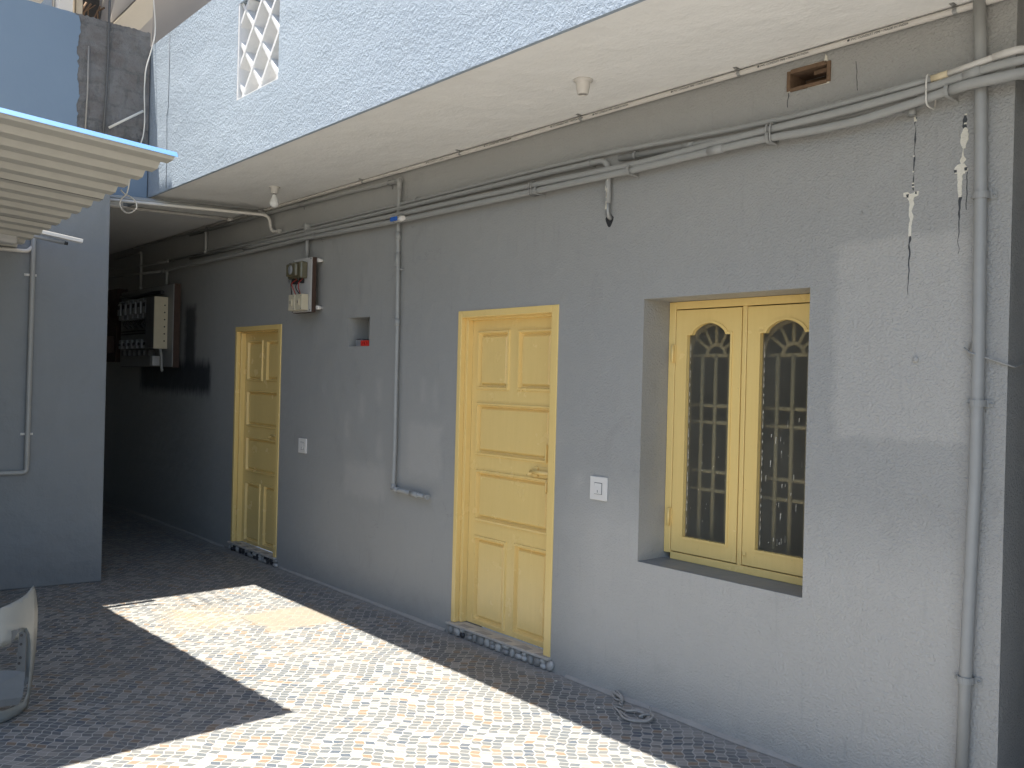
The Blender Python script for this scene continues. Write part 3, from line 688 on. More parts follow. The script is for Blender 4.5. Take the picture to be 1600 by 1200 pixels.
# things in the niche
t = thing('plastic_clip', 'small red slotted plastic piece lying in the square wall niche', 'plastic piece', (-3.63, .04, NI[2]))
mb = MB(); mb.box(-3.70, -3.600, .012, .022, NI[2]+.001, NI[2]+.042)
for i in range(4): mb.box(-3.700+i*.030, -3.690+i*.030, -.002, .012, NI[2]+.001, NI[2]+.042)
mb.box(-3.69, -3.61, .0, .012, NI[2]+.001, NI[2]+.01); mb.box(-3.69, -3.61, .0, .012, NI[2]+.034, NI[2]+.042)
mb.build('slotted_body', 'red', t, .0015); settle(t)
t = thing('junction_box', 'grey open box left in the square wall niche beside the red piece', 'box', (-3.77, .06, NI[2]))
mb = MB(); mb.box(-3.80, -3.712, .02, .09, NI[2]+.001, NI[2]+.05); mb.build('body', 'metergrey', t, .004)
mb = MB(); mb.box(-3.802, -3.710, .018, .092, NI[2]+.0505, NI[2]+.054); mb.build('lid', 'black', t, .001); settle(t)

# ------------------------------------------------------------------ pipes
def rad_lerp(pts): return pts
def clamp(root, c, axis, r, mat='pipe', w=.012, ear=.022, two=True, name='clamp'):
    """saddle clip round a pipe fixed to the wall; axis 'z' vertical pipe or 'x' horizontal"""
    mb = MB(); cx_, cy_, cz_ = c; n = 10; R0 = r+.0035
    prof = [(math.cos(a)*R0, -math.sin(a)*R0) for a in [math.pi*i/n for i in range(n+1)]]
    prof = [(R0, -cy_-.004)]+prof+[(-R0, -cy_-.004)]
    for p, q in zip(prof, prof[1:]):
        if axis == 'z': vs = [(cx_+p[0], cy_+p[1], cz_-w), (cx_+q[0], cy_+q[1], cz_-w), (cx_+q[0], cy_+q[1], cz_+w), (cx_+p[0], cy_+p[1], cz_+w)]
        else: vs = [(cx_-w, cy_+p[1], cz_+p[0]), (cx_-w, cy_+q[1], cz_+q[0]), (cx_+w, cy_+q[1], cz_+q[0]), (cx_+w, cy_+p[1], cz_+p[0])]
        mb.add(vs, [(0, 1, 2, 3)])
    for s_ in ((1, -1) if two else (1,)):
        a, b = sorted((s_*R0, s_*(R0+ear)))
        if axis == 'z':
            mb.box(cx_+a, cx_+b, -.006, -.003, cz_-w, cz_+w); mb.lathe((cx_+s_*(R0+ear*.6), -.006, cz_), [(.006, 0), (.005, -.004), (0, -.005)], 8, axis='Y')
        else: mb.box(cx_-w, cx_+w, -.006, -.003, cz_+a, cz_+b)
    o = mb.build(name, mat, root)
    m = o.modifiers.new('thick', 'SOLIDIFY'); m.thickness = .0015
    return o
def pipe(name, label, pts, r, mat='pipe', cat='pipe', fillet=.05, group=None):
    t = thing(name, label, cat, pts[0], group)
    mb = MB(); mb.tube(pts, r, 14, fillet=fillet); mb.build('tube', mat, t)
    return t
def sleeve(root, a, b, r, mat='pipe', name='coupling'):
    mb = MB(); mb.tube([a, b], r, 14); mb.build(name, mat, root)
def tie(root, x, ys, z0, z1, mat='whitecable', name='tie', r=.0028):
    mb = MB(); n = 28; hz = (z1-z0)/2; cz_ = (z0+z1)/2; cy_ = (ys-.004)/2; hy = abs(ys+.004)/2
    pts = []
    for i in range(n+1):
        a = 2*math.pi*i/n; ca, sa = math.cos(a), math.sin(a)
        pts.append((x+.003*ca, cy_-hy*math.copysign(abs(ca)**.45, ca), cz_+hz*math.copysign(abs(sa)**.6, sa)))
    mb.tube(pts, r, 6); mb.build(name, mat, root)
# drain pipe
dp = pipe('drain_pipe', 'tall grey painted drain pipe beside the right corner of the house', [(.527, -.028, 3.018), (.538, -.028, 2.77), (.549, -.028, 2.3), (.556, -.028, 1.7), (.556, -.028, 1.3), (.543, -.028, .70), (.533, -.028, .012)], .0215, fillet=0)
for z, x in ((2.30, .549), (1.55, .556), (.548, .540)): clamp(dp, (x, -.028, z), 'z', .0215)
settle(dp)
Y3 = -.072
# P1 top thin pipe: grey, then cream coupling and white end with elbow round the corner
p1 = [(-7.48, -.02, 2.755), (-6.43, -.02, 2.774), (-5.39, -.022, 2.765), (-4.47, -.022, 2.773), (-3.37, -.024, 2.772), (-2.38, -.026, 2.778), (-1.75, -.026, 2.782), (-1.25, -.028, 2.780), (-.54, -.034, 2.750), (-.20, -.045, 2.738), (.18, -.06, 2.744), (.39, -.075, 2.748)]
t = pipe('conduit_pipe', 'topmost thin grey conduit running along the wall, ending white at the corner', p1, .0115, fillet=.05, group='conduits along the top of the wall')
sleeve(t, (.385, -.0745, 2.748), (.445, -.077, 2.752), .0145, 'creamclip')
mb = MB(); mb.tube([(.44, -.077, 2.752), (.63, -.08, 2.774)], .012, 14); mb.build('white_tube', 'whitepipe', t)
mb = MB(); mb.tube([(.60, -.08, 2.771), (.70, -.08, 2.780), (.72, .04, 2.765), (.72, .16, 2.76)], .0145, 14, fillet=.06); mb.build('elbow', 'whitepipe', t)
mb = MB(); mb.tube([(.72, .15, 2.76), (.72, 1.5, 2.76)], .012, 12); mb.build('return_tube', 'pipe', t)
for x, z in ((-.30, 2.742), (-3.0, 2.773), (-6.0, 2.769)): clamp(t, (x, -.028, z), 'x', .0125, ear=.012, w=.006, two=False)
settle(t)
# P2: second pipe, hooks down into the wall
t = pipe('hooked_pipe', 'grey conduit that bends down into a hole in the wall below the others', [(-6.9, -.03, 2.735), (-5.4, -.03, 2.735), (-4.47, -.03, 2.738), (-3.37, -.032, 2.742), (-2.38, -.034, 2.745), (-1.75, -.034, 2.748), (-1.275, -.034, 2.745), (-1.275, -.028, 2.52)], .015, fillet=.07, group='conduits along the top of the wall')
mb = MB(); mb.tube([(-1.275, -.028, 2.55), (-1.277, -.028, 2.455), (-1.285, .06, 2.43)], .0125, 12, fillet=.03); mb.build('scraped_tube', 'metal', t)
mb = MB(); rnd = random.Random(11)
for i in range(9):
    z = rnd.uniform(2.47, 2.63); xo = rnd.uniform(-.006, .006); mb.prism([(-1.275+xo-.003, z), (-1.275+xo+.003, z+.004), (-1.275+xo+.002, z+.03), (-1.275+xo-.002, z+.024)], -.0445, -.0435)
mb.build_each('paint_scrape', 'peel', t)
mb = MB(); mb.prism([(-1.287+.026*math.cos(a)*(1+.18*math.sin(3*a)), 2.437+.032*math.sin(a)*(1+.15*math.cos(4*a))) for a in [2*math.pi*k/22 for k in range(22)]], -.0015, .001); mb.build('hole', 'black', t)
clamp(t, (-1.40, -.034, 2.747), 'x', .016, ear=.02, w=.006); clamp(t, (-2.2, -.034, 2.746), 'x', .016, ear=.014, w=.006, two=False)
settle(t)
t = pipe('conduit_pipe', 'short grey conduit starting beside the hooked pipe and running right behind the others', [(-1.21, -.022, 2.740), (-.54, -.022, 2.715), (-.20, -.022, 2.708), (.05, -.02, 2.706), (.30, -.018, 2.715)], .0155, fillet=.05, group='conduits along the top of the wall')
sleeve(t, (-.80, -.022, 2.7245), (-.74, -.022, 2.7225), .018); clamp(t, (-1.1, -.022, 2.737), 'x', .016, ear=.012, w=.006, two=False); settle(t)
# P3
p3 = [(-5.6, -.05, 2.70), (-5.37, -.05, 2.705), (-4.45, -.05, 2.705), (-3.3, -.05, 2.697), (-2.62, -.05, 2.697), (-1.74, -.05, 2.691), (-1.047, -.05, 2.683), (-.36, -.052, 2.703), (.0, -.06, 2.706), (.25, -.07, 2.712), (.43, -.076, 2.722), (.57, -.08, 2.737), (.73, -.08, 2.738), (.745, .05, 2.725), (.745, 1.5, 2.72)]
t = pipe('conduit_pipe', 'middle grey conduit bending over the drain pipe and round the corner', p3, .0165, fillet=.05, group='conduits along the top of the wall')
sleeve(t, (.50, -.078, 2.729), (.56, -.08, 2.736), .0185); settle(t)
# P4
p4 = [(-7.47, -.05, 2.46), (-7.47, -.05, 2.66), (-6.0, -.05, 2.661), (-4.43, -.052, 2.672), (-3.03, -.055, 2.653), (-1.73, -.055, 2.655), (-1.1, -.055, 2.655), (-.58, -.056, 2.665), (-.35, -.056, 2.668), (-.08, -.058, 2.656), (.10, -.062, 2.656), (.25, -.07, 2.668), (.34, -.073, 2.676), (.435, -.076, 2.690), (.52, -.078, 2.697), (.70, -.08, 2.692), (.715, .03, 2.682), (.715, 1.5, 2.68)]
t = pipe('conduit_pipe', 'lowest and thickest grey conduit running along the wall to the corner', p4, .0165, fillet=.05, group='conduits along the top of the wall')
sleeve(t, (-.63, -.056, 2.6645), (-.55, -.056, 2.666), .020)
mb = MB(); mb.tube([(.435, -.076, 2.690), (.52, -.078, 2.697), (.72, -.08, 2.692)], .0195, 14, fillet=.02); mb.build('elbow', 'pipe', t)
for x, z in ((-1.10, 2.655), (-.31, 2.667), (.445, 2.691), (-1.78, 2.655), (-4.3, 2.671)): clamp(t, (x, -.062 if x < .3 else -.076, z), 'x', .019 if x < .4 else .021, ear=.012, w=.007, two=True)
tie(t, .372, -.100, 2.650, 2.768, r=.0032); tie(t, -.32, -.08, 2.645, 2.725, 'pipe', 'strap', .004); tie(t, -.30, -.08, 2.645, 2.725, 'pipe', 'strap', .004)
tie(t, -1.82, -.08, 2.635, 2.712, 'metal', 'strap'); tie(t, -1.84, -.08, 2.635, 2.712, 'metal', 'strap')
settle(t)
# ball valve on the lowest conduit
t = thing('ball_valve', 'small white ball valve with a blue handle where the conduits cross', 'valve', (-3.12, -.075, 2.655))
mb = MB(); mb.tube([(-3.16, -.085, 2.653), (-3.08, -.085, 2.653)], .018, 12); mb.tube([(-3.11, -.085, 2.653), (-3.06, -.085, 2.655)], [.023, .016], 12); mb.build('body', 'white', t)
mb = MB(); mb.box(-3.175, -3.10, -.118, -.108, 2.640, 2.668); mb.tube([(-3.13, -.108, 2.653), (-3.13, -.09, 2.653)], .007, 8); mb.build('handle', 'bluep', t, .003); settle(t)
# supply pipe dropping from the ceiling
t = pipe('water_pipe', 'grey pipe dropping from the ceiling between the doors, ending in a short foot', [(-6.9, -.035, 2.965), (-5.08, -.03, 2.965), (-3.75, -.028, 2.952), (-3.205, -.028, 2.936), (-3.208, -.028, 2.66), (-3.206, -.028, 2.5), (-3.19, -.028, 1.95), (-3.185, -.028, 1.12), (-3.19, -.028, .838), (-2.80, -.028, .826)], .0145, fillet=.03)
sleeve(t, (-3.25, -.028, 2.9375), (-3.19, -.028, 2.9355), .019, name='elbow'); sleeve(t, (-3.205, -.028, 2.945), (-3.2065, -.028, 2.88), .0185, name='elbow')
for z, h in ((2.56, .05), (2.40, .09), (1.97, .05)): sleeve(t, (-3.206 if z > 2.2 else -3.191, -.028, z-h/2), (-3.207 if z > 2.2 else -3.192, -.028, z+h/2), .018)
sleeve(t, (-3.188, -.028, .87), (-3.19, -.028, .82), .0185, name='elbow'); sleeve(t, (-3.20, -.028, .8385), (-3.13, -.028, .836), .0185, name='elbow'); sleeve(t, (-2.98, -.028, .831), (-2.90, -.028, .829), .019)
sleeve(t, (-2.82, -.028, .8266), (-2.79, -.028, .826), .0175, name='end_cap')
clamp(t, (-3.200, -.028, 2.33), 'z', .0145, w=.006); clamp(t, (-3.33, -.028, 2.938), 'x', .0145, w=.006, mat='metal'); clamp(t, (-4.6, -.03, 2.96), 'x', .0145, w=.006, mat='metal')
settle(t)
# white printed conduit at the ceiling corner
def text_mesh(s_, size):
    cu = bpy.data.curves.new('txt', 'FONT'); cu.body = s_; cu.size = size; cu.extrude = .0002
    o = bpy.data.objects.new('txt', cu); C.objects.link(o)
    me = bpy.data.meshes.new_from_object(o.evaluated_get(bpy.context.evaluated_depsgraph_get())); bpy.data.objects.remove(o); bpy.data.curves.remove(cu)
    return me
t = thing('conduit_pipe', 'long white printed conduit clipped in the corner of ceiling and wall', 'pipe', (-3.7, -.016, 3.004))
WP = [(-8.6, -.018, 3.003), (-5.3, -.018, 3.003), (-3.7, -.016, 3.004), (-2.54, -.020, 3.001), (-2.0, -.017, 3.000), (-1.49, -.018, 3.003), (-.5, -.018, 3.002), (.44, -.018, 3.002), (1.9, -.018, 3.002)]
mb = MB(); mb.tube(WP, .0125, 14, fillet=.1); mb.build('tube', 'whitepipe', t)
tm = text_mesh('\u25cf PVC CONDUIT PIPE \u2022 MADE IN INDIA', .014)
for i, x in enumerate((-2.9, -2.3, -1.72, -1.40, -.88, -.40, .02)):
    o = link('printing', tm if i == 0 else tm, None if i else 'ink', t)
    o.matrix_local = Matrix.Translation((x, -.0325, 2.9965)) @ Matrix.Rotation(math.radians(78), 4, 'X')
for x, y in ((-5.6, -.018), (-3.69, -.016), (-2.54, -.02), (-1.49, -.018), (-.50, -.018), (.44, -.018)):
    mb = MB(); n = 10; R0 = .0145
    for a0, a1 in [(math.pi*(-.75+1.45*i/n), math.pi*(-.75+1.45*(i+1)/n)) for i in range(n)]:
        mb.add([(x-.008, y-R0*math.cos(a0), 3.003+R0*math.sin(a0)), (x+.008, y-R0*math.cos(a0), 3.003+R0*math.sin(a0)), (x+.008, y-R0*math.cos(a1), 3.003+R0*math.sin(a1)), (x-.008, y-R0*math.cos(a1), 3.003+R0*math.sin(a1))], [(0, 1, 2, 3)])
    mb.box(x-.008, x+.008, y-.040, y-.012, 3.0165, 3.019); mb.lathe((x, y-.030, 3.0165), [(0, -.005), (.004, -.004), (.005, 0)], 8)
    o = mb.build('clip', 'metal', t); m_ = o.modifiers.new('thick', 'SOLIDIFY'); m_.thickness = .0012
for c in t.children: c.matrix_parent_inverse = Matrix.Translation(t.location).inverted()
# pipes crossing the passage under the ceiling
g = 'pipes crossing the passage ceiling'
for lab, pts, mat, r in (
        ('upper grey pipe crossing the passage ceiling towards the bulb', [(-5.72, -1.7, 2.985), (-5.27, -.03, 2.985)], 'pipe', .014),
        ('lower grey pipe beside the upper one, crossing the passage ceiling', [(-5.65, -1.7, 2.968), (-5.22, -.03, 2.962)], 'pipe', .0135),
        ('white pipe crossing the passage ceiling and bending down onto the wall conduits', [(-5.62, -1.7, 2.935), (-5.12, -.05, 2.935), (-5.11, -.04, 2.80), (-4.95, -.03, 2.785)], 'whitepipe', .013),
        ('short pale pipe deeper in the passage, ending at a socket on the wall', [(-6.25, -1.7, 3.0), (-5.92, -.02, 3.0)], 'whitepipe', .013)):
    t = pipe('ceiling_pipe', lab, pts, r, mat, fillet=.06, group=g)
    e = Vector(pts[-1]); d = (Vector(pts[-2])-e).normalized()
    sleeve(t, tuple(e), tuple(e+d*.05), r+.004, mat); settle(t)
# short risers and back pipes in the passage
g = 'small pipes deep in the passage'
for lab, pts in (
        ('dark riser pipe above the big meter board in the passage', [(-9.2, -.035, 2.93), (-8.31, -.035, 2.93), (-8.31, -.035, 2.50)]),
        ('short riser pipe from ceiling to wall conduits, halfway down the passage', [(-6.51, -.03, 3.0), (-6.51, -.03, 2.74)]),
        ('sagging pipe on the back stretch of the passage wall', [(-9.7, -.03, 2.86), (-8.9, -.03, 2.79), (-7.8, -.03, 2.765), (-7.48, -.03, 2.755)]),
        ('lowest straight pipe on the back stretch of the passage wall', [(-9.7, -.03, 2.74), (-7.6, -.03, 2.66)]),
        ('stub pipe leading down to the small meter board between the doors', [(-4.478, -.035, 2.76), (-4.474, -.035, 2.47)])):
    t = pipe('riser_pipe', lab, pts, .0145, fillet=.05, group=g); 
    if 'stub' in lab:
        mb = MB(); mb.lathe((-4.478, -.03, 2.765), [(.030, .02), (.030, -.03), (.027, -.034), (0, -.034)], 20, axis='Y'); mb.build('junction_cap', 'pipe', t)
        mb = MB(); mb.tube([(-4.525, -.02, 2.80), (-4.525, -.02, 2.50)], .006, 8); mb.build('thin_tube', 'pipe', t)
    else: sleeve(t, pts[-1], tuple(Vector(pts[-1])+(Vector(pts[-2])-Vector(pts[-1])).normalized()*.04), .018)
    settle(t)
t = thing('pipe_stub', 'short grey capped pipe stub under the conduits near the drain pipe', 'pipe', (.291, -.03, 2.665))
mb = MB(); mb.tube([(.292, -.026, 2.675), (.291, -.026, 2.642)], .0145, 14); mb.build('tube', 'pipe', t)
mb = MB(); mb.tube([(.291, -.026, 2.644), (.291, -.026, 2.641)], .0155, 14); mb.build('rim', 'metal', t); settle(t)
mb = MB(); mb.tube([(.50, -.012, 1.752), (.52, -.02, 1.735), (.545, -.055, 1.728), (.59, -.012, 1.710), (.645, -.008, 1.690), (.66, .02, 1.682), (.651, .15, 1.70), (.65, .5, 1.72)], .0035, 6)
mb.tube([(.515, -.012, 1.735), (.52, -.015, 1.77), (.535, -.02, 1.78)], .0025, 6)
tag(mb.build('wall_cable', 'pipe'), 'thin grey cable passing behind the drain pipe and round the corner', 'cable')
# ------------------------------------------------------------------ switches
def switch(x0, x1, z0, z1, lab, sc=1):
    t = thing('light_switch', lab, 'switch', ((x0+x1)/2, 0, (z0+z1)/2), 'light switches by the doors')
    mb = MB(); mb.box(x0, x1, -.010, .0, z0, z1); mb.build('plate', 'white', t, .003)
    cx_, cz_ = (x0+x1)/2, (z0+z1)/2; 
    mb = MB(); w, h = .027, .030; mb.box(cx_-w, cx_+w, -.0112, -.0102, cz_-h, cz_+h); mb.build('gap', 'black', t)
    mb = MB(); w -= .0025; h -= .0025
    mb.add([(cx_-w, -.0125, cz_+h), (cx_+w, -.0125, cz_+h), (cx_+w, -.0170, cz_-h), (cx_-w, -.0170, cz_-h), (cx_-w, -.0105, cz_+h), (cx_+w, -.0105, cz_+h), (cx_+w, -.0105, cz_-h), (cx_-w, -.0105, cz_-h)],
           [(0, 1, 2, 3), (0, 4, 5, 1), (1, 5, 6, 2), (2, 6, 7, 3), (3, 7, 4, 0)]); mb.build('rocker', 'white', t)
    mb = MB(); mb.box(cx_-.001, cx_+.001, -.0173, -.0160, cz_-.022, cz_-.008); mb.build('marking', 'ink', t)
    return settle(t)
switch(-1.370, -1.250, .980, 1.102, 'white square light switch to the right of the near yellow door')
switch(-4.590, -4.464, .977, 1.094, 'small white light switch to the right of the far yellow door')

# ------------------------------------------------------------------ small meter board
t = thing('meter_board', 'small white meter board with old meter and two cream fuse boxes between the doors', 'meter board', (-4.42, 0, 2.3))
mb = MB(); mb.box(-4.588, -4.288, -.092, -.086, 2.086, 2.506); mb.build('board', 'boardwhite', t, .001)
mb = MB(); mb.box(-4.590, -4.286, -.0855, -.050, 2.084, 2.508); mb.build('wooden_back', 'brownwood', t, .002)
for sx in (-4.575, -4.262):
    for z in (2.12, 2.485):
        mb = MB(); mb.tube([(sx+(.0 if sx < -4.4 else -.012), -.0495, z), (sx+(.0 if sx < -4.4 else -.012), -.001, z)], [.016, .011], 12); mb.build('spacer', 'white', t)
mb = MB(); mb.box(-4.56, -4.345, -.155, -.093, 2.345, 2.475); mb.box(-4.535, -4.375, -.185, -.155, 2.36, 2.46); me_ = mb.build('energy_meter', 'meter', t, .012)
mb = MB(); mb.lathe((-4.455, -.186, 2.41), [(0, -.003), (.032, -.003), (.036, .0)], 20, axis='Y'); mb.tube([(-4.46, -.190, 2.41), (-4.435, -.190, 2.425)], .002, 5); mb.build('dial', 'metergrey', me_)
mb = MB(); mb.box(-4.60, -4.565, -.13, -.127, 2.325, 2.46); mb.build('wire_guard', 'metal', me_)
for i, x in enumerate((-4.545, -4.425)):
    mb = MB(); mb.box(x, x+.100, -.150, -.093, 2.098, 2.222); f = mb.build('fuse_box', 'creambox', t, .005)
    mb = MB(); mb.box(x+.035, x+.065, -.158, -.150, 2.135, 2.185); mb.build('lever', 'creambox', f, .002)
    mb = MB(); mb.box(x+.042, x+.05, -.1595, -.1585, 2.150, 2.172)
    for dz in (.012, .112): mb.lathe((x+.085, -.1505, 2.098+dz), [(0, -.001), (.004, -.001), (.004, 0)], 8, axis='Y')
    mb.build_each('fuse_mark', 'black', f)
mb = MB(); rnd = random.Random(2)
for i, x in enumerate((-4.53, -4.49, -4.42, -4.39)):
    pts = [(x, -.11, 2.345), (x+rnd.uniform(-.02, .02), -.15, 2.31), (x+rnd.uniform(-.03, .03), -.15, 2.27), (x+rnd.uniform(-.02, .02), -.12, 2.222)]; mb.tube(pts, .004, 6, mi=i % 2, fillet=.02)
mb.box(-4.55, -4.50, -.125, -.093, 2.31, 2.345, 0); mb.box(-4.44, -4.40, -.12, -.093, 2.315, 2.345, 0)
mb.build_each('wire', ('black', 'redwire'), t)
mb = MB()
for x, z in ((-4.30, 2.495), (-4.30, 2.10), (-4.578, 2.495), (-4.578, 2.095)): mb.lathe((x, -.0925, z), [(0, -.002), (.006, -.002), (.006, 0)], 8, axis='Y')
mb.build_each('screw', 'darkmetal', t); settle(t)
# ------------------------------------------------------------------ big meter board
t = thing('meter_board', 'large board of six meters in the dark passage', 'meter board', (-7.85, 0, 2.05))
mb = MB(); mb.box(-8.66, -7.06, -.125, -.118, 1.65, 2.485); mb.build('board', 'boardgrey', t, .001)
mb = MB(); mb.box(-8.665, -8.60, -.1175, -.055, 1.645, 2.49); mb.box(-7.12, -7.055, -.1175, -.055, 1.645, 2.49); mb.box(-8.60, -7.12, -.1175, -.08, 2.43, 2.49); mb.box(-8.60, -7.12, -.1175, -.08, 1.645, 1.70); mb.build('wooden_back', 'brownwood', t, .002)
for i in range(6):
    x = -8.40+i*.160
    mb = MB(); mb.box(x, x+.135, -.235, -.126, 2.15, 2.36); mb.box(x+.02, x+.115, -.255, -.235, 2.20, 2.33); f = mb.build('energy_meter', 'metergrey', t, .01)
    mb = MB(); mb.box(x+.03, x+.105, -.2565, -.2555, 2.27, 2.31); mb.build('display', 'black', f)
    mb = MB(); mb.tube([(x+.04, -.16, 2.15), (x+.03, -.20, 2.11), (x+.05, -.15, 2.06)], .006, 6, fillet=.03); mb.tube([(x+.09, -.16, 2.15), (x+.10, -.20, 2.10), (x+.08, -.15, 2.06)], .006, 6, fillet=.03); mb.build_each('wire', 'black', f)
    mb = MB(); mb.box(x-.02, x+.07, -.22, -.126, 1.84, 1.935); f = mb.build('fuse_box', 'metergrey', t, .006)
    mb = MB(); mb.box(x, x+.05, -.235, -.22, 1.87, 1.90); mb.build('lever', 'black', f)
    mb = MB(); mb.box(x-.01, x+.055, -.19, -.126, 1.765, 1.825); mb.build('cut_out', 'darkmetal', t, .006)
mb = MB(); mb.box(-8.62, -7.68, -.14, -.126, 2.0, 2.012); mb.box(-8.6, -7.68, -.15, -.126, 2.03, 2.04); mb.tube([(-8.6, -.15, 2.43), (-8.0, -.17, 2.40), (-7.6, -.15, 2.42), (-7.3, -.15, 2.41)], .02, 8); mb.build_each('wiring', 'black', t)
mb = MB(); mb.box(-7.45, -7.215, -.262, -.126, 1.84, 2.35); f = mb.build('switch_cabinet', 'darkmetal', t, .006)
mb = MB(); mb.box(-7.2145, -7.20, -.262, -.126, 1.83, 2.355); mb.build('cream_side', 'creambox', f, .003)
mb = MB()
for i in range(6): mb.lathe((0, 0, 0), [(0, .001), (.008, .001), (.008, 0)], 8)
mb.v = [(-7.1995+(v[2] if True else 0), -.158+v[0], 1.91+.072*(k//24)+v[1]) for k, v in enumerate(mb.v)]
mb.build_each('hole', 'black', f)
mb = MB(); mb.box(-7.48, -7.40, -.20, -.126, 1.66, 1.76); mb.build('socket', 'boardwhite', t, .004)
mb = MB(); mb.tube([(-7.22, -.19, 1.83), (-7.20, -.18, 1.75), (-7.17, -.19, 1.66), (-7.12, -.2, 1.61)], .014, 8, fillet=.05); mb.build('conduit_tail', 'pipe', t)
settle(t)
mb = MB(); mb.box(-9.35, -8.85, -.12, -.001, 1.7, 2.55); mb.box(-9.3, -9.1, -.2, -.12, 2.2, 2.4); mb.box(-9.05, -8.9, -.22, -.12, 1.8, 2.0)
tag(mb.build('meter_cabinet', 'brownwood', bevel=.005), 'brown wooden meter cabinet beyond the six meters at the end of the passage', 'cabinet')

# ------------------------------------------------------------------ lamps on the soffit
t = thing('bulb_holder', 'empty cream bulb holder on the ceiling above the near door', 'bulb holder', (-1.10, -.41, 3.02))
mb = MB(); mb.lathe((-1.10, -.41, 3.02), [(0, 0), (.046, 0), (.046, -.006), (.036, -.010), (.034, -.012), (.033, -.035), (.026, -.068), (.022, -.070), (.021, -.060), (.020, -.03)], 28); mb.build('cup', 'whitepipe', t)
mb = MB(); mb.lathe((-1.10, -.41, 3.02), [(0, -.035), (.0205, -.035), (.0212, -.063)], 24); mb.build('socket', 'black', t); settle(t)
t = thing('light_bulb', 'unlit white bulb in its ceiling holder near the far door', 'light bulb', (-4.415, -.352, 3.02))
mb = MB(); mb.lathe((-4.415, -.352, 3.02), [(0, 0), (.042, 0), (.042, -.006), (.030, -.010), (.028, -.045), (.020, -.052), (0, -.052)], 24); mb.build('holder', 'whitepipe', t)
mb = MB(); mb.lathe((-4.415, -.352, 3.02), [(.013, -.052), (.013, -.062)], 16); mb.build('metal_cap', 'darkmetal', t)
mb = MB(); mb.lathe((-4.415, -.352, 3.02), [(.013, -.060), (.020, -.080), (.026, -.100), (.033, -.118), (.034, -.130), (.028, -.146), (.014, -.156), (0, -.158)], 24); mb.build('globe', 'bulbwhite', t); settle(t)

# ------------------------------------------------------------------ side building on the left
sb = thing('side_building', 'blue grey side building on the left, with a bare block patch at the top', 'building', (-6, -3, 0))
A_ = (-5.192, -1.300); B_ = (-5.88, -6.0)
mb = MB(); mb.zprism([A_, B_, (-10.2, -6.0), (-10.2, -1.30)], 0, 3.0); mb.build('wall', 'side', sb, .006)
# upper wall with ragged lit top edge
def ragtop(y0, y1, z0, zt, n, amp, seed, x, th, lobes=.0):
    vs = []; 
    for i in range(n+1):
        y = y0+(y1-y0)*i/n; z = zt(y)+amp*noise.noise(Vector((y*11, seed, 0)))+amp*.6*noise.noise(Vector((y*45, seed, 5)))
        vs += [(x, y, z0), (x, y, z), (x-th, y, z0), (x-th, y, z+.006*noise.noise(Vector((y*60, 9, 0))))]
    fs = []
    for i in range(n):
        a = 4*i; b = a+4; fs += [(a, b, b+1, a+1), (a+1, b+1, b+3, a+3), (a+2, a+3, b+3, b+2), (a, a+2, b+2, b)]
    fs += [(0, 1, 3, 2), (4*n, 4*n+2, 4*n+3, 4*n+1)]
    return vs, fs
mb = MB(); vs, fs = ragtop(-6.0, -1.478, 3.001, lambda y: 4.352, 90, .014, 3, -5.57, .16); mb.add(vs, fs); mb.build('upper_wall', 'blue', sb)
mb = MB(); vs, fs = ragtop(-1.4785, -.905, 3.30, lambda y: 4.357-.0*(y+1.4), 60, .016, 8, -5.578, .15); mb.add(vs, fs)
mb.build('bare_block_patch', 'bare', sb)
mb = MB(); mb.box(-5.728, -5.579, -1.4785, -.906, 3.001, 3.299); mb.build('lower_band', 'blue', sb)
# ragged paint edge spilling onto the patch
mb = MB(); L = []
for i in range(60):
    z = 3.30+i*1.04/59; L.append((-1.470+.030*noise.noise(Vector((z*6, 2, 0)))+.02*noise.noise(Vector((z*30, 2, 0)))+.02, z))
vs = [(-5.5695, -1.50, z) for y, z in L]+[(-5.5695, y, z) for y, z in L]+[(-5.5785, y, z) for y, z in L]
n = len(L); mb.add(vs, [(i, i+1, n+i+1, n+i) for i in range(n-1)]+[(n+i, n+i+1, 2*n+i+1, 2*n+i) for i in range(n-1)]); mb.build('paint_edge', 'blue', sb)
mb = MB(); mb.box(-6.2, -5.3, -6.0, -1.3, 3.0005, 3.0008) 
settle(sb)
# conduits on the bare patch
mb = MB(); mb.tube([(-5.555, -1.235, 4.75), (-5.555, -1.235, 4.36), (-5.555, -1.238, 4.0), (-5.555, -1.246, 3.75), (-5.555, -1.262, 3.35)], .010, 8)
tag(mb.build('wall_pipe', 'darkmetal'), 'dark thin pipe rising up the bare block patch and above it', 'pipe')
mb = MB(); mb.tube([(-5.562, -1.378, 4.12), (-5.562, -1.380, 3.75), (-5.562, -1.392, 3.38)], .007, 8)
tag(mb.build('wall_pipe', 'cementgrey'), 'short embedded conduit on the left of the bare block patch', 'pipe')
mb = MB(); mb.tube([(-5.50, -.905, 4.95), (-5.50, -.918, 4.62), (-5.50, -.900, 4.45), (-5.50, -.895, 4.33), (-5.50, -.925, 4.18), (-5.50, -.965, 4.03), (-5.50, -.972, 3.85), (-5.50, -.965, 3.72), (-5.50, -.962, 3.6), (-5.50, -.968, 3.50), (-5.50, -.995, 3.40), (-5.40, -1.05, 3.2), (-5.1, -1.3, 2.95)], .0052, 8, fillet=.06)
tag(mb.build('hanging_cable', 'whitecable'), 'white cable hanging loose past the bare block patch', 'cable')
mb = MB(); mb.tube([(-5.53, -1.225, 3.51), (-5.50, -.975, 3.69)], .010, 8)
tag(mb.build('stick', 'whitecable'), 'slanting pale stick poking out of the bare block patch', 'stick')
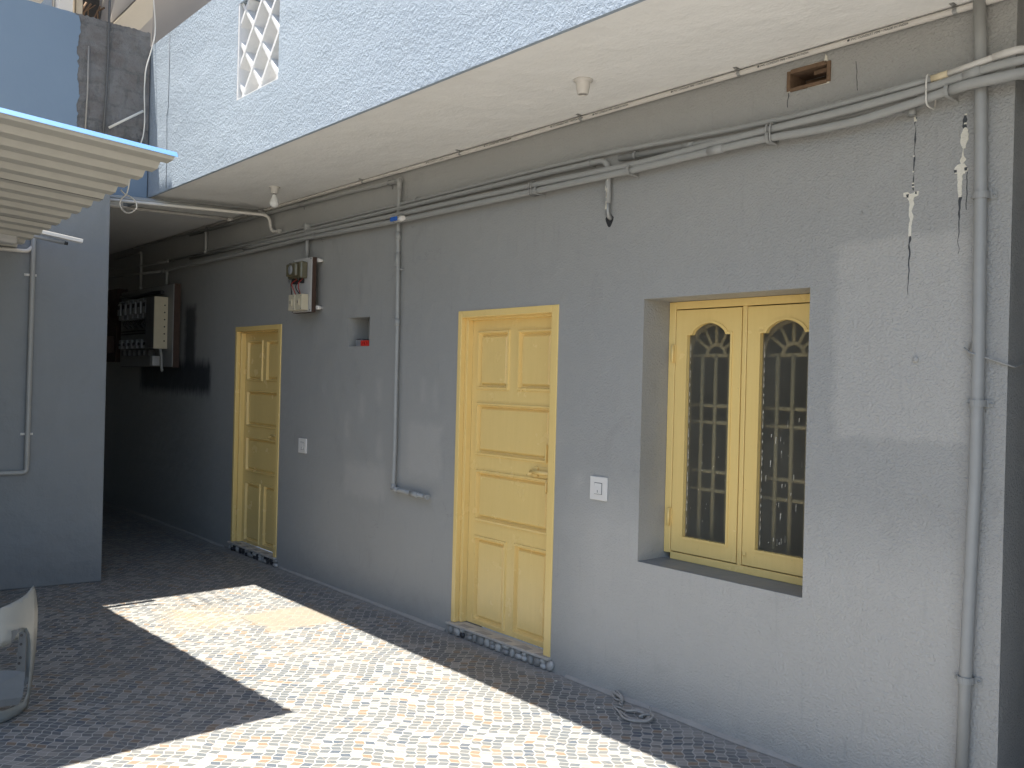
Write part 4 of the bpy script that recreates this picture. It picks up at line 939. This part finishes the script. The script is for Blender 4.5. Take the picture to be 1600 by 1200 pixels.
# grey and white pipes on the side wall
def sidept(y, off=.025): return (-5.192-.1464*(-1.30-y)+off, y)
t = thing('wall_pipe', 'grey pipe running down the left side wall and turning at its foot', 'pipe', (-5.25, -1.81, 1.6))
p = sidept(-1.815); q = sidept(-2.9); p2 = sidept(-1.805)
mb = MB(); mb.tube([(p2[0], p2[1], 2.72), (p2[0], p2[1], 2.4), (p[0], p[1], .843), (q[0], q[1], .843)], .017, 12, fillet=.03); mb.build('tube', 'pipe', t)
for z in (2.27, 1.12):
    mb = MB(); mb.box(p[0]-.025, p[0]-.019, p[1]-.040, p[1]+.040, z-.008, z+.008)
    for s_ in (-.032, .032): mb.lathe((0, 0, 0), [(.006, 0), (.006, .006), (0, .008)], 8); k = len(mb.v)-24; mb.v[k:] = [(p[0]-.020+v[2], p[1]+s_+v[0], z+v[1]) for v in mb.v[k:]]
    mb.build('clamp', 'white', t)
settle(t)
t = thing('wall_pipe', 'white horizontal conduit on the left side wall joining the grey pipe', 'pipe', (-5.28, -2.0, 2.43))
q = sidept(-2.9); r_ = sidept(-1.84)
mb = MB(); mb.tube([(q[0], q[1], 2.452), (sidept(-1.95)[0], -1.95, 2.437), (r_[0], -1.84, 2.437), (r_[0]+.002, -1.812, 2.47)], .0145, 12, fillet=.03); mb.build('tube', 'whitepipe', t); 
o = link('printing', text_mesh('\u25cf PVC PIPE', .018), 'ink', t); o.matrix_local = Matrix.Translation((sidept(-2.02)[0]+.0155, -2.03, 2.433)) @ Matrix.Rotation(math.radians(90), 4, 'Z') @ Matrix.Rotation(math.radians(90), 4, 'X')
settle(t)

# ------------------------------------------------------------------ corrugated roof
rf = thing('corrugated_roof', 'corrugated sheet roof with a blue edge over the left of the yard', 'roof', (-3.8, -3.5, 0))
Cn = Vector((-2.49, -1.805, 2.645)); Wp = Vector((-5.25, -1.905, 2.473)); Dr = Vector((.0386, .9964, -.0752)).normalized()
ex = (Wp-Cn).normalized(); L_ = (Wp-Cn).length; nrm = ex.cross(Dr); nrm = nrm if nrm.z > 0 else -nrm; nrm.normalize()
prof = []; s_ = 0; pitch = .1965
while s_ < L_+.35:
    prof += [(s_, .0), (s_+.028, -.028), (s_+.100, -.028), (s_+.128, 0)]; s_ += pitch
prof = [p for p in prof if p[0] <= L_+.30]
back_len = 3.9
mb = MB(); vs = []
for s_, h in prof:
    for tt in (0, back_len): vs.append(Cn+ex*s_+nrm*(h+.014)-Dr*tt)
k = len(prof)
mb.add(vs, [(2*i, 2*i+1, 2*i+3, 2*i+2) for i in range(k-1)])
o = mb.build('sheet', ('roofunder', 'roofblue'), rf)
m_ = o.modifiers.new('thick', 'SOLIDIFY'); m_.thickness = .0018; m_.material_offset = 0
mb = MB(); a0 = Cn+nrm*.016
pr = [Vector((0, 0, 0)), -ex*.020-nrm*.026, -ex*.020-nrm*.0275, ex*.004+nrm*.003, ex*.05+nrm*.003, ex*.05+nrm*.0015]
vs = [a0+p-Dr*tt+Dr*(.004 if tt == 0 else 0) for tt in (0, back_len) for p in pr]; n = len(pr)
mb.add(vs, [(i, (i+1) % n, n+(i+1) % n, n+i) for i in range(n)]+[tuple(range(n)), tuple(range(n, 2*n))[::-1]]); mb.build('blue_edge', 'roofblue', rf)
# overlap seams
mb = MB()
for s_ in (1.012, 1.868): 
    c_ = Cn+ex*s_-nrm*.0165
    mb.add([c_, c_+ex*.009, c_+ex*.009-Dr*back_len, c_-Dr*back_len], [(0, 1, 2, 3)])
mb.build_each('sheet_seam', 'black', rf)
def beam(a, b, w, h, name, mat, bev=.004):
    a = Vector(a); b = Vector(b); d = (b-a).normalized(); s1 = d.cross(Vector((0, 0, 1))).normalized()*w/2; u_ = s1.cross(d).normalized()*h/2
    m_ = MB(); vs = [p+q+r for p in (a, b) for q, r in ((s1, u_), (-s1, u_), (-s1, -u_), (s1, -u_))]
    m_.add(vs, [(0, 1, 2, 3), (4, 7, 6, 5), (0, 4, 5, 1), (1, 5, 6, 2), (2, 6, 7, 3), (3, 7, 4, 0)]); return m_.build(name, mat, rf, bev)
beam((-4.95, -1.975, 2.495), (-4.93, -5.6, 2.70), .11, .12, 'end_beam', 'boardwhite', .02)
mb = MB(); mb.tube([(-4.95, -2.05, 2.525), (-4.95, -1.975, 2.515), (-4.95, -1.945, 2.50)], [.052, .052, .02], 12); mb.build('cloth_wrap', 'peel', rf)
for x in (-2.62, -5.1):
    for y in (-3.35, -5.5):
        zt = (Cn+ex*((-x-2.49)/abs(ex.x))-Dr*((-y-1.8)/.9964)).z
        mb = MB(); mb.tube([(x, y, 0), (x, y, zt-.10)], .03, 12); mb.box(x-.07, x+.07, y-.07, y+.07, .0005, .008); mb.build('post', 'darkmetal', rf)
for y in (-3.35, -5.5):
    a = Cn-Dr*((-y-1.8)/.9964)-nrm*.05; b = a+ex*(L_-.05); beam(a, b, .05, .07, 'cross_beam', 'darkmetal')
settle(rf)
t = thing('tube_lamp', 'white tube lamp batten sticking out from under the roof on the left', 'lamp', (-4.95, -1.75, 2.53))
mb = MB(); a = Vector((-4.90, -1.96, 2.553)); b = Vector((-4.90, -1.57, 2.505)); d = b-a
def barm(a, b, w, h, mat, name):
    d = (b-a).normalized(); s1 = d.cross(Vector((0, 0, 1))).normalized()*w/2; u_ = s1.cross(d).normalized()*h/2; m_ = MB()
    vs = [p+q+r for p in (a, b) for q, r in ((s1, u_), (-s1, u_), (-s1, -u_), (s1, -u_))]
    m_.add(vs, [(0, 1, 2, 3), (4, 7, 6, 5), (0, 4, 5, 1), (1, 5, 6, 2), (2, 6, 7, 3), (3, 7, 4, 0)]); return m_.build(name, mat, t, .003)
barm(a, b, .045, .026, 'white', 'batten')
mb = MB(); o1 = Vector((.0, -.04, -.034)); mb.tube([a+o1, a+o1+d*.80], .014, 12); mb.build('tube', 'metergrey', t)
mb = MB(); mb.tube([a+o1+d*.80, a+o1+d*.86], .012, 10); mb.build('tube_socket', 'black', t)
barm(a+Vector((-.25, 0, .01)), a+Vector((.0, .03, .0)), .02, .02, 'metal', 'bracket'); settle(t)
mb = MB(); c_ = Vector((-3.90, -1.70, 2.655)); pts = [(-2.997, -1.86, 2.601), (-2.997, -1.86, 2.583), (-3.014, -1.86, 2.549), (-3.043, -1.86, 2.526), (-3.125, -1.86, 2.511), (-3.133, -1.86, 2.477), (-3.057, -1.86, 2.436), (-2.954, -1.86, 2.42), (-2.876, -1.86, 2.433), (-2.889, -1.86, 2.467), (-2.98, -1.86, 2.507), (-3.064, -1.86, 2.532), (-3.14, -1.86, 2.568)]
Q = []
for i in range(len(pts)-1):
    p0, p1, p2, p3_ = [Vector(pts[max(0, min(len(pts)-1, i+j))]) for j in (-1, 0, 1, 2)]
    for k in range(6):
        s_ = k/6; Q.append(.5*((2*p1)+(p2-p0)*s_+(2*p0-5*p1+4*p2-p3_)*s_*s_+(3*p1-p0-3*p2+p3_)*s_**3))
mb.tube(Q, .0036, 8); tag(mb.build('cable_loop', 'whitecable'), 'loop of white cable dangling under the end of the corrugated roof', 'cable')

# ------------------------------------------------------------------ neighbouring buildings at the top left, and an unseen sky blocker
nb = thing('apartment_building', 'beige and brown apartment block behind the side building', 'building', (-9.5, -2, 0))
mb = MB(); mb.box(-10.6, -10.2, -8, -1.1, 3.0, 9); mb.build('beige_wall', 'beige', nb)
mb = MB(); mb.box(-10.5, -10.15, -1.1, 1.6, 3.0, 9); mb.build('brown_wall', 'brownwall', nb)
mb = MB(); mb.box(-9.1, -8.85, -.80, -.66, 3.0, 9); mb.build('column', 'whitewall', nb)
mb = MB(); mb.box(-9.1, -8.95, -.60, -.535, 3.0, 9); mb.build('column', 'beige', nb)
mb = MB(); mb.box(-9.12, -9.0, -1.0, -.84, 3.0, 9); mb.build('curtain', 'curtain', nb)
def quadprism(pts, x0, x1):
    m_ = MB(); vs = [(x0, y, z) for y, z in pts]+[(x1, y, z) for y, z in pts]; m_.add(vs, [(0, 1, 2, 3), (7, 6, 5, 4), (0, 4, 5, 1), (1, 5, 6, 2), (2, 6, 7, 3), (3, 7, 4, 0)]); return m_
# stair flight: beige stringer seen from below
quadprism([(-.32, 5.45), (-.03, 5.45), (1.10, 7.0), (.80, 7.0)], -9.0, -8.9).build('stair_beam', 'beige', nb)
quadprism([(-.27, 5.3), (-.30, 5.50), (.80, 7.0), (.2, 8.2)], -9.9, -9.02).build('stair_soffit', 'brownwall', nb)
mb = MB(); mb.box(-9.6, -9.5, -.56, -.20, 3, 9); mb.build('dark_recess', 'dark', nb)
mb = MB(); rnd = random.Random(8)
for i in range(7): mb.tube([(-9.3, -.62+i*.06, 5.5+rnd.uniform(0, .2)), (-9.3, -.58+i*.05, 5.75+rnd.uniform(-.05, .1)), (-9.3, -.50+i*.05, 5.9)], rnd.uniform(.006, .02), 6)
mb.build_each('clutter', 'rawwood', nb)
mb = MB(); mb.box(-9.3, -5.50, -6.0, -1.24, 5.15, 5.30); mb.build('balcony_slab', 'whitewall', nb)
for y, l in ((-1.58, .42), (-1.70, .40), (-1.80, .45)):
    mb = MB(); mb.tube([(-5.6, y, 5.22), (-5.5+l, y-.02-l*.03, 5.22)], .0055, 8); mb.build('rebar', 'darkmetal', nb)
settle(nb)
oh = thing('sky_blocker_house', 'unseen beige house added behind the corrugated roof to block sky light', 'house', (-6, -8, 0))  # out-of-view block added to cut sky light on the left of the wall
mb = MB(); mb.box(-14, -1.2, -14, -6.2, 0, 7.5); mb.build('wall', 'beige', oh)
mb = MB(); mb.box(-14.2, -1.0, -14.2, -6.0, 7.501, 7.65); mb.build('roof', 'cementgrey', oh)
for x in (-9.5, -6.5, -3.5):
    mb = MB(); mb.box(x, x+1.1, -6.199, -6.15, 4.2, 5.4); w_ = mb.build('window', 'dark', oh)
    mb = MB(); mb.box(x-.06, x, -6.199, -6.12, 4.1, 5.46); mb.box(x+1.1, x+1.16, -6.199, -6.12, 4.1, 5.46); mb.box(x, x+1.1, -6.199, -6.12, 4.1, 4.2); mb.box(x, x+1.1, -6.199, -6.12, 5.4, 5.46); mb.build('frame', 'yellow', w_)
settle(oh)

# ------------------------------------------------------------------ car bumper
def bumper():
    O = Vector((-2.47, -2.46, 0)); R_ = Vector((.214, .977, 0)); Wd = Vector((-.977, .214, 0))
    px = 340.
    def uv(u, v):
        z = max(.004, (1146-v)/357.)
        return ((u-20-9*z)/410., z)
    out = [uv(*p) for p in ((0, 1150), (14, 1144), (26, 1138), (37, 1127), (44, 1112), (49, 1085), (54, 1050), (58, 1020), (61, 985), (62, 955), (60, 936), (57, 922), (54.5, 917), (50, 922), (42, 931), (30, 939), (15, 947), (0, 954))]
    left = -1.55
    # mirror: continue the top and bottom lines to the far side of the bumper
    zt = .60
    out += [(-.35, .615), (-.75, .63), (-1.15, .625), (left, .58), (left-.02, .35), (left, .10), (-1.2, .004), (-.6, .004), (-.2, .004)]
    hole = [uv(*p) for p in ((4, 1013), (20, 1005), (34, 999), (41, 1002), (45.5, 1012), (47, 1030), (46.5, 1060), (44, 1085), (38, 1098), (22, 1107), (4, 1114))]
    hole += [(-.20, .10), (-.235, .20), (-.21, .35), (-.12, .385)]
    hole2 = [(-.45, .12), (-1.05, .12), (-1.08, .20), (-.75, .23), (-.42, .20)]
    def dens(poly, d):
        o_ = []
        for a, b in zip(poly, poly[1:]+poly[:1]):
            n_ = max(1, int(math.hypot(a[0]-b[0], a[1]-b[1])/d))
            o_ += [(a[0]+(b[0]-a[0])*k/n_, a[1]+(b[1]-a[1])*k/n_) for k in range(n_)]
        return o_
    def inside(p, poly):
        c = False
        for a, b in zip(poly, poly[1:]+poly[:1]):
            if (a[1] > p[1]) != (b[1] > p[1]) and p[0] < (b[0]-a[0])*(p[1]-a[1])/(b[1]-a[1])+a[0]: c = not c
        return c
    out_, h1, h2 = dens(out, .02), dens(hole, .015), dens(hole2, .03)
    def depth(s, z):
        q = max(0, s+.16)/.25; d = .34*min(1.0, q)**2.6
        d += .05*max(0, (z-.33)/.35)**1.5 if z > .33 else .10*((.33-z)/.33)**2.2
        d += .02*max(0, -s-.8)**2
        dx = min(math.hypot(s-a, z-b) for a, b in h1)
        if not inside((s, z), hole): d += .012*max(0, 1-dx/.028)
        d -= .007*math.exp(-((z-.47-.05*s)/.012)**2)*(1 if s < .07 else 0)
        return d
    pts = [Vector(p) for p in out_+h1+h2]; edges = []; k = 0
    for L_ in (out_, h1, h2):
        n_ = len(L_); edges += [(k+i, k+(i+1) % n_) for i in range(n_)]; k += n_
    g = .02; 
    s = left
    while s < .13:
        z = .02
        while z < .69:
            p = (s+random.uniform(-.001, .001), z)
            if inside(p, out_) and not inside(p, h1) and not inside(p, h2) and min(math.hypot(p[0]-a, p[1]-b) for a, b in out_+h1) > .009: pts.append(Vector(p))
            z += g if s > -.35 else .04
        s += g if s > -.35 else .05
    V, E_, F, *_ = delaunay_2d_cdt(pts, edges, [], 1, 1e-5)
    fs = [f for f in F if not inside(sum((V[i] for i in f), Vector((0, 0)))/3, h1) and not inside(sum((V[i] for i in f), Vector((0, 0)))/3, h2)]
    t = thing('car_bumper', 'detached silver car bumper standing on the tiled floor', 'car bumper', O)
    def pos(s, z, e=0):
        d = depth(s, z)
        return O+R_*s+Wd*(d+e)+Vector((0, 0, max(.003, 1.585-(1.585-z)*max(1, (3.866+.483*s+.876*d)/3.866))))
    mb = MB(); mb.add([pos(v.x, v.y) for v in V], fs, 0, True); o = mb.build('skin', 'bumper', t)
    me = o.data
    m_ = o.modifiers.new('thick', 'SOLIDIFY'); m_.thickness = .0035; m_.offset = 0
    # recessed lamp housing behind the opening
    mb = MB(); n_ = len(h1); cx_ = sum(a for a, b in h1)/n_; cz_ = sum(b for a, b in h1)/n_
    rings = []
    for sc, e in ((1.03, .004), (.97, .016), (.93, .035), (.80, .085)):
        rings.append([O+R_*(cx_+(a-cx_)*sc)+Wd*(depth(min(a, .0), b)*.6+depth(a, b)*.4+e)+Vector((0, 0, cz_+(b-cz_)*sc)) for a, b in h1])
    for A1, B1 in zip(rings, rings[1:]):
        for i in range(n_): mb.add([A1[i], A1[(i+1) % n_], B1[(i+1) % n_], B1[i]], [(0, 1, 2, 3)], 0)
    h_ = mb.build('lamp_housing', 'bumper', t)
    mb = MB(); mb.tube([O+R_*(cx_+(a-cx_)*.985)+Wd*(depth(a, b)+.012)+Vector((0, 0, cz_+(b-cz_)*.985)) for a, b in h1+h1[:1]], .0035, 6); mb.build('rubber_seal', 'black', t)
    # bracket bars and torn edge inside the opening
    mb = MB()
    def bar(a, b, w, e0, e1):
        pa = O+R_*a[0]+Wd*e0+Vector((0, 0, a[1])); pb = O+R_*b[0]+Wd*e1+Vector((0, 0, b[1])); mb.tube([pa, pb], w, 6)
    vs = [O+R_*s+Wd*e+Vector((0, 0, z)) for s, z, e in ((-.22, .13, .05), (.035, .13, .05), (.045, .235, .08), (-.22, .27, .13), (-.22, .10, .05), (.02, .10, .05))]
    mb.add(vs, [(0, 1, 2, 3), (4, 5, 1, 0)])
    vs = [O+R_*s+Wd*e+Vector((0, 0, z)) for s, z, e in ((.010, .24, .09), (.045, .24, .07), (.045, .41, .07), (.018, .41, .09), (-.02, .35, .10), (-.16, .33, .11), (-.16, .40, .11), (.02, .425, .09))]
    mb.add(vs, [(0, 1, 2, 3), (4, 5, 6, 7)])
    o = mb.build('inner_bracket', 'bumperdark', t); m_ = o.modifiers.new('thick', 'SOLIDIFY'); m_.thickness = .004
    mb = MB()
    for s, z in ((.025, .40), (.024, .36), (.023, .30), (.018, .275)): c_ = O+R_*s+Wd*.085+Vector((0, 0, z)); mb.tube([c_, c_-Wd*.012], .006, 8)
    mb.build_each('screw', 'black', t)
    return settle(t)
bumper()

# ------------------------------------------------------------------ cable scrap on the floor
rnd = random.Random(3)
mb = MB()
def sm(pts, r, flat=False):
    Q = []
    for i in range(len(pts)-1):
        p0, p1, p2, p3_ = [Vector(pts[max(0, min(len(pts)-1, i+j))]) for j in (-1, 0, 1, 2)]
        for k in range(6):
            s_ = k/6; Q.append(.5*((2*p1)+(p2-p0)*s_+(2*p0-5*p1+4*p2-p3_)*s_*s_+(3*p1-p0-3*p2+p3_)*s_**3))
    Q.append(Vector(pts[-1])); mb.tube(Q, r, 7)
sm([(-1.155, -.035, .018), (-1.12, -.05, .008), (-1.08, -.055, .010), (-1.06, -.085, .007), (-1.035, -.09, .006)], .0055)
sm([(-1.145, -.020, .034), (-1.11, -.028, .030), (-1.075, -.045, .016), (-1.055, -.075, .008)], .0055)
sm([(-1.150, -.030, .026), (-1.10, -.040, .022), (-1.07, -.052, .012)], .007)
sm([(-1.06, -.13, .006), (-1.02, -.125, .008), (-.97, -.135, .012), (-.92, -.115, .02), (-.87, -.105, .012), (-.84, -.125, .008), (-.85, -.16, .007), (-.90, -.185, .007), (-.96, -.17, .007), (-1.0, -.15, .007)], .0060)
sm([(-1.04, -.145, .007), (-.99, -.165, .007), (-.93, -.205, .007), (-.87, -.205, .010), (-.82, -.165, .014), (-.825, -.115, .020), (-.86, -.09, .024)], .0065)
sm([(-.96, -.13, .010), (-.93, -.10, .022), (-.89, -.10, .016), (-.87, -.14, .012)], .0055)
sm([(-.872, -.085, .012), (-.868, -.08, .035), (-.872, -.085, .052)], .0032)
sm([(-.88, -.15, .012), (-.865, -.12, .022), (-.85, -.10, .014), (-.845, -.14, .010)], .006)
tag(mb.build('cable_scrap', 'cable'), 'scrap of tangled dirty cable lying on the tiles by the wall', 'cable')
mb = MB(); mb.tube([(-4.30, -1.475, .006), (-4.28, -1.33, .006), (-4.255, -1.19, .007)], .0022, 6)
tag(mb.build('thin_stick', 'black'), 'thin dark stick lying on the sunlit tiles by the shadow edge', 'stick')
# small litter
mb = MB()
for x, y in ((-1.10, -.20), (-.72, -.16), (-1.5, -.1), (-3.9, -1.3)): mb.zprism(blob([(x, y), (x+.008, y), (x+.009, y+.007), (x, y+.006)], .003, 2), .001, .006)
o = mb.build('litter', 'peel'); tag(o, 'tiny pale crumbs scattered on the tiles', 'litter', kind='stuff')
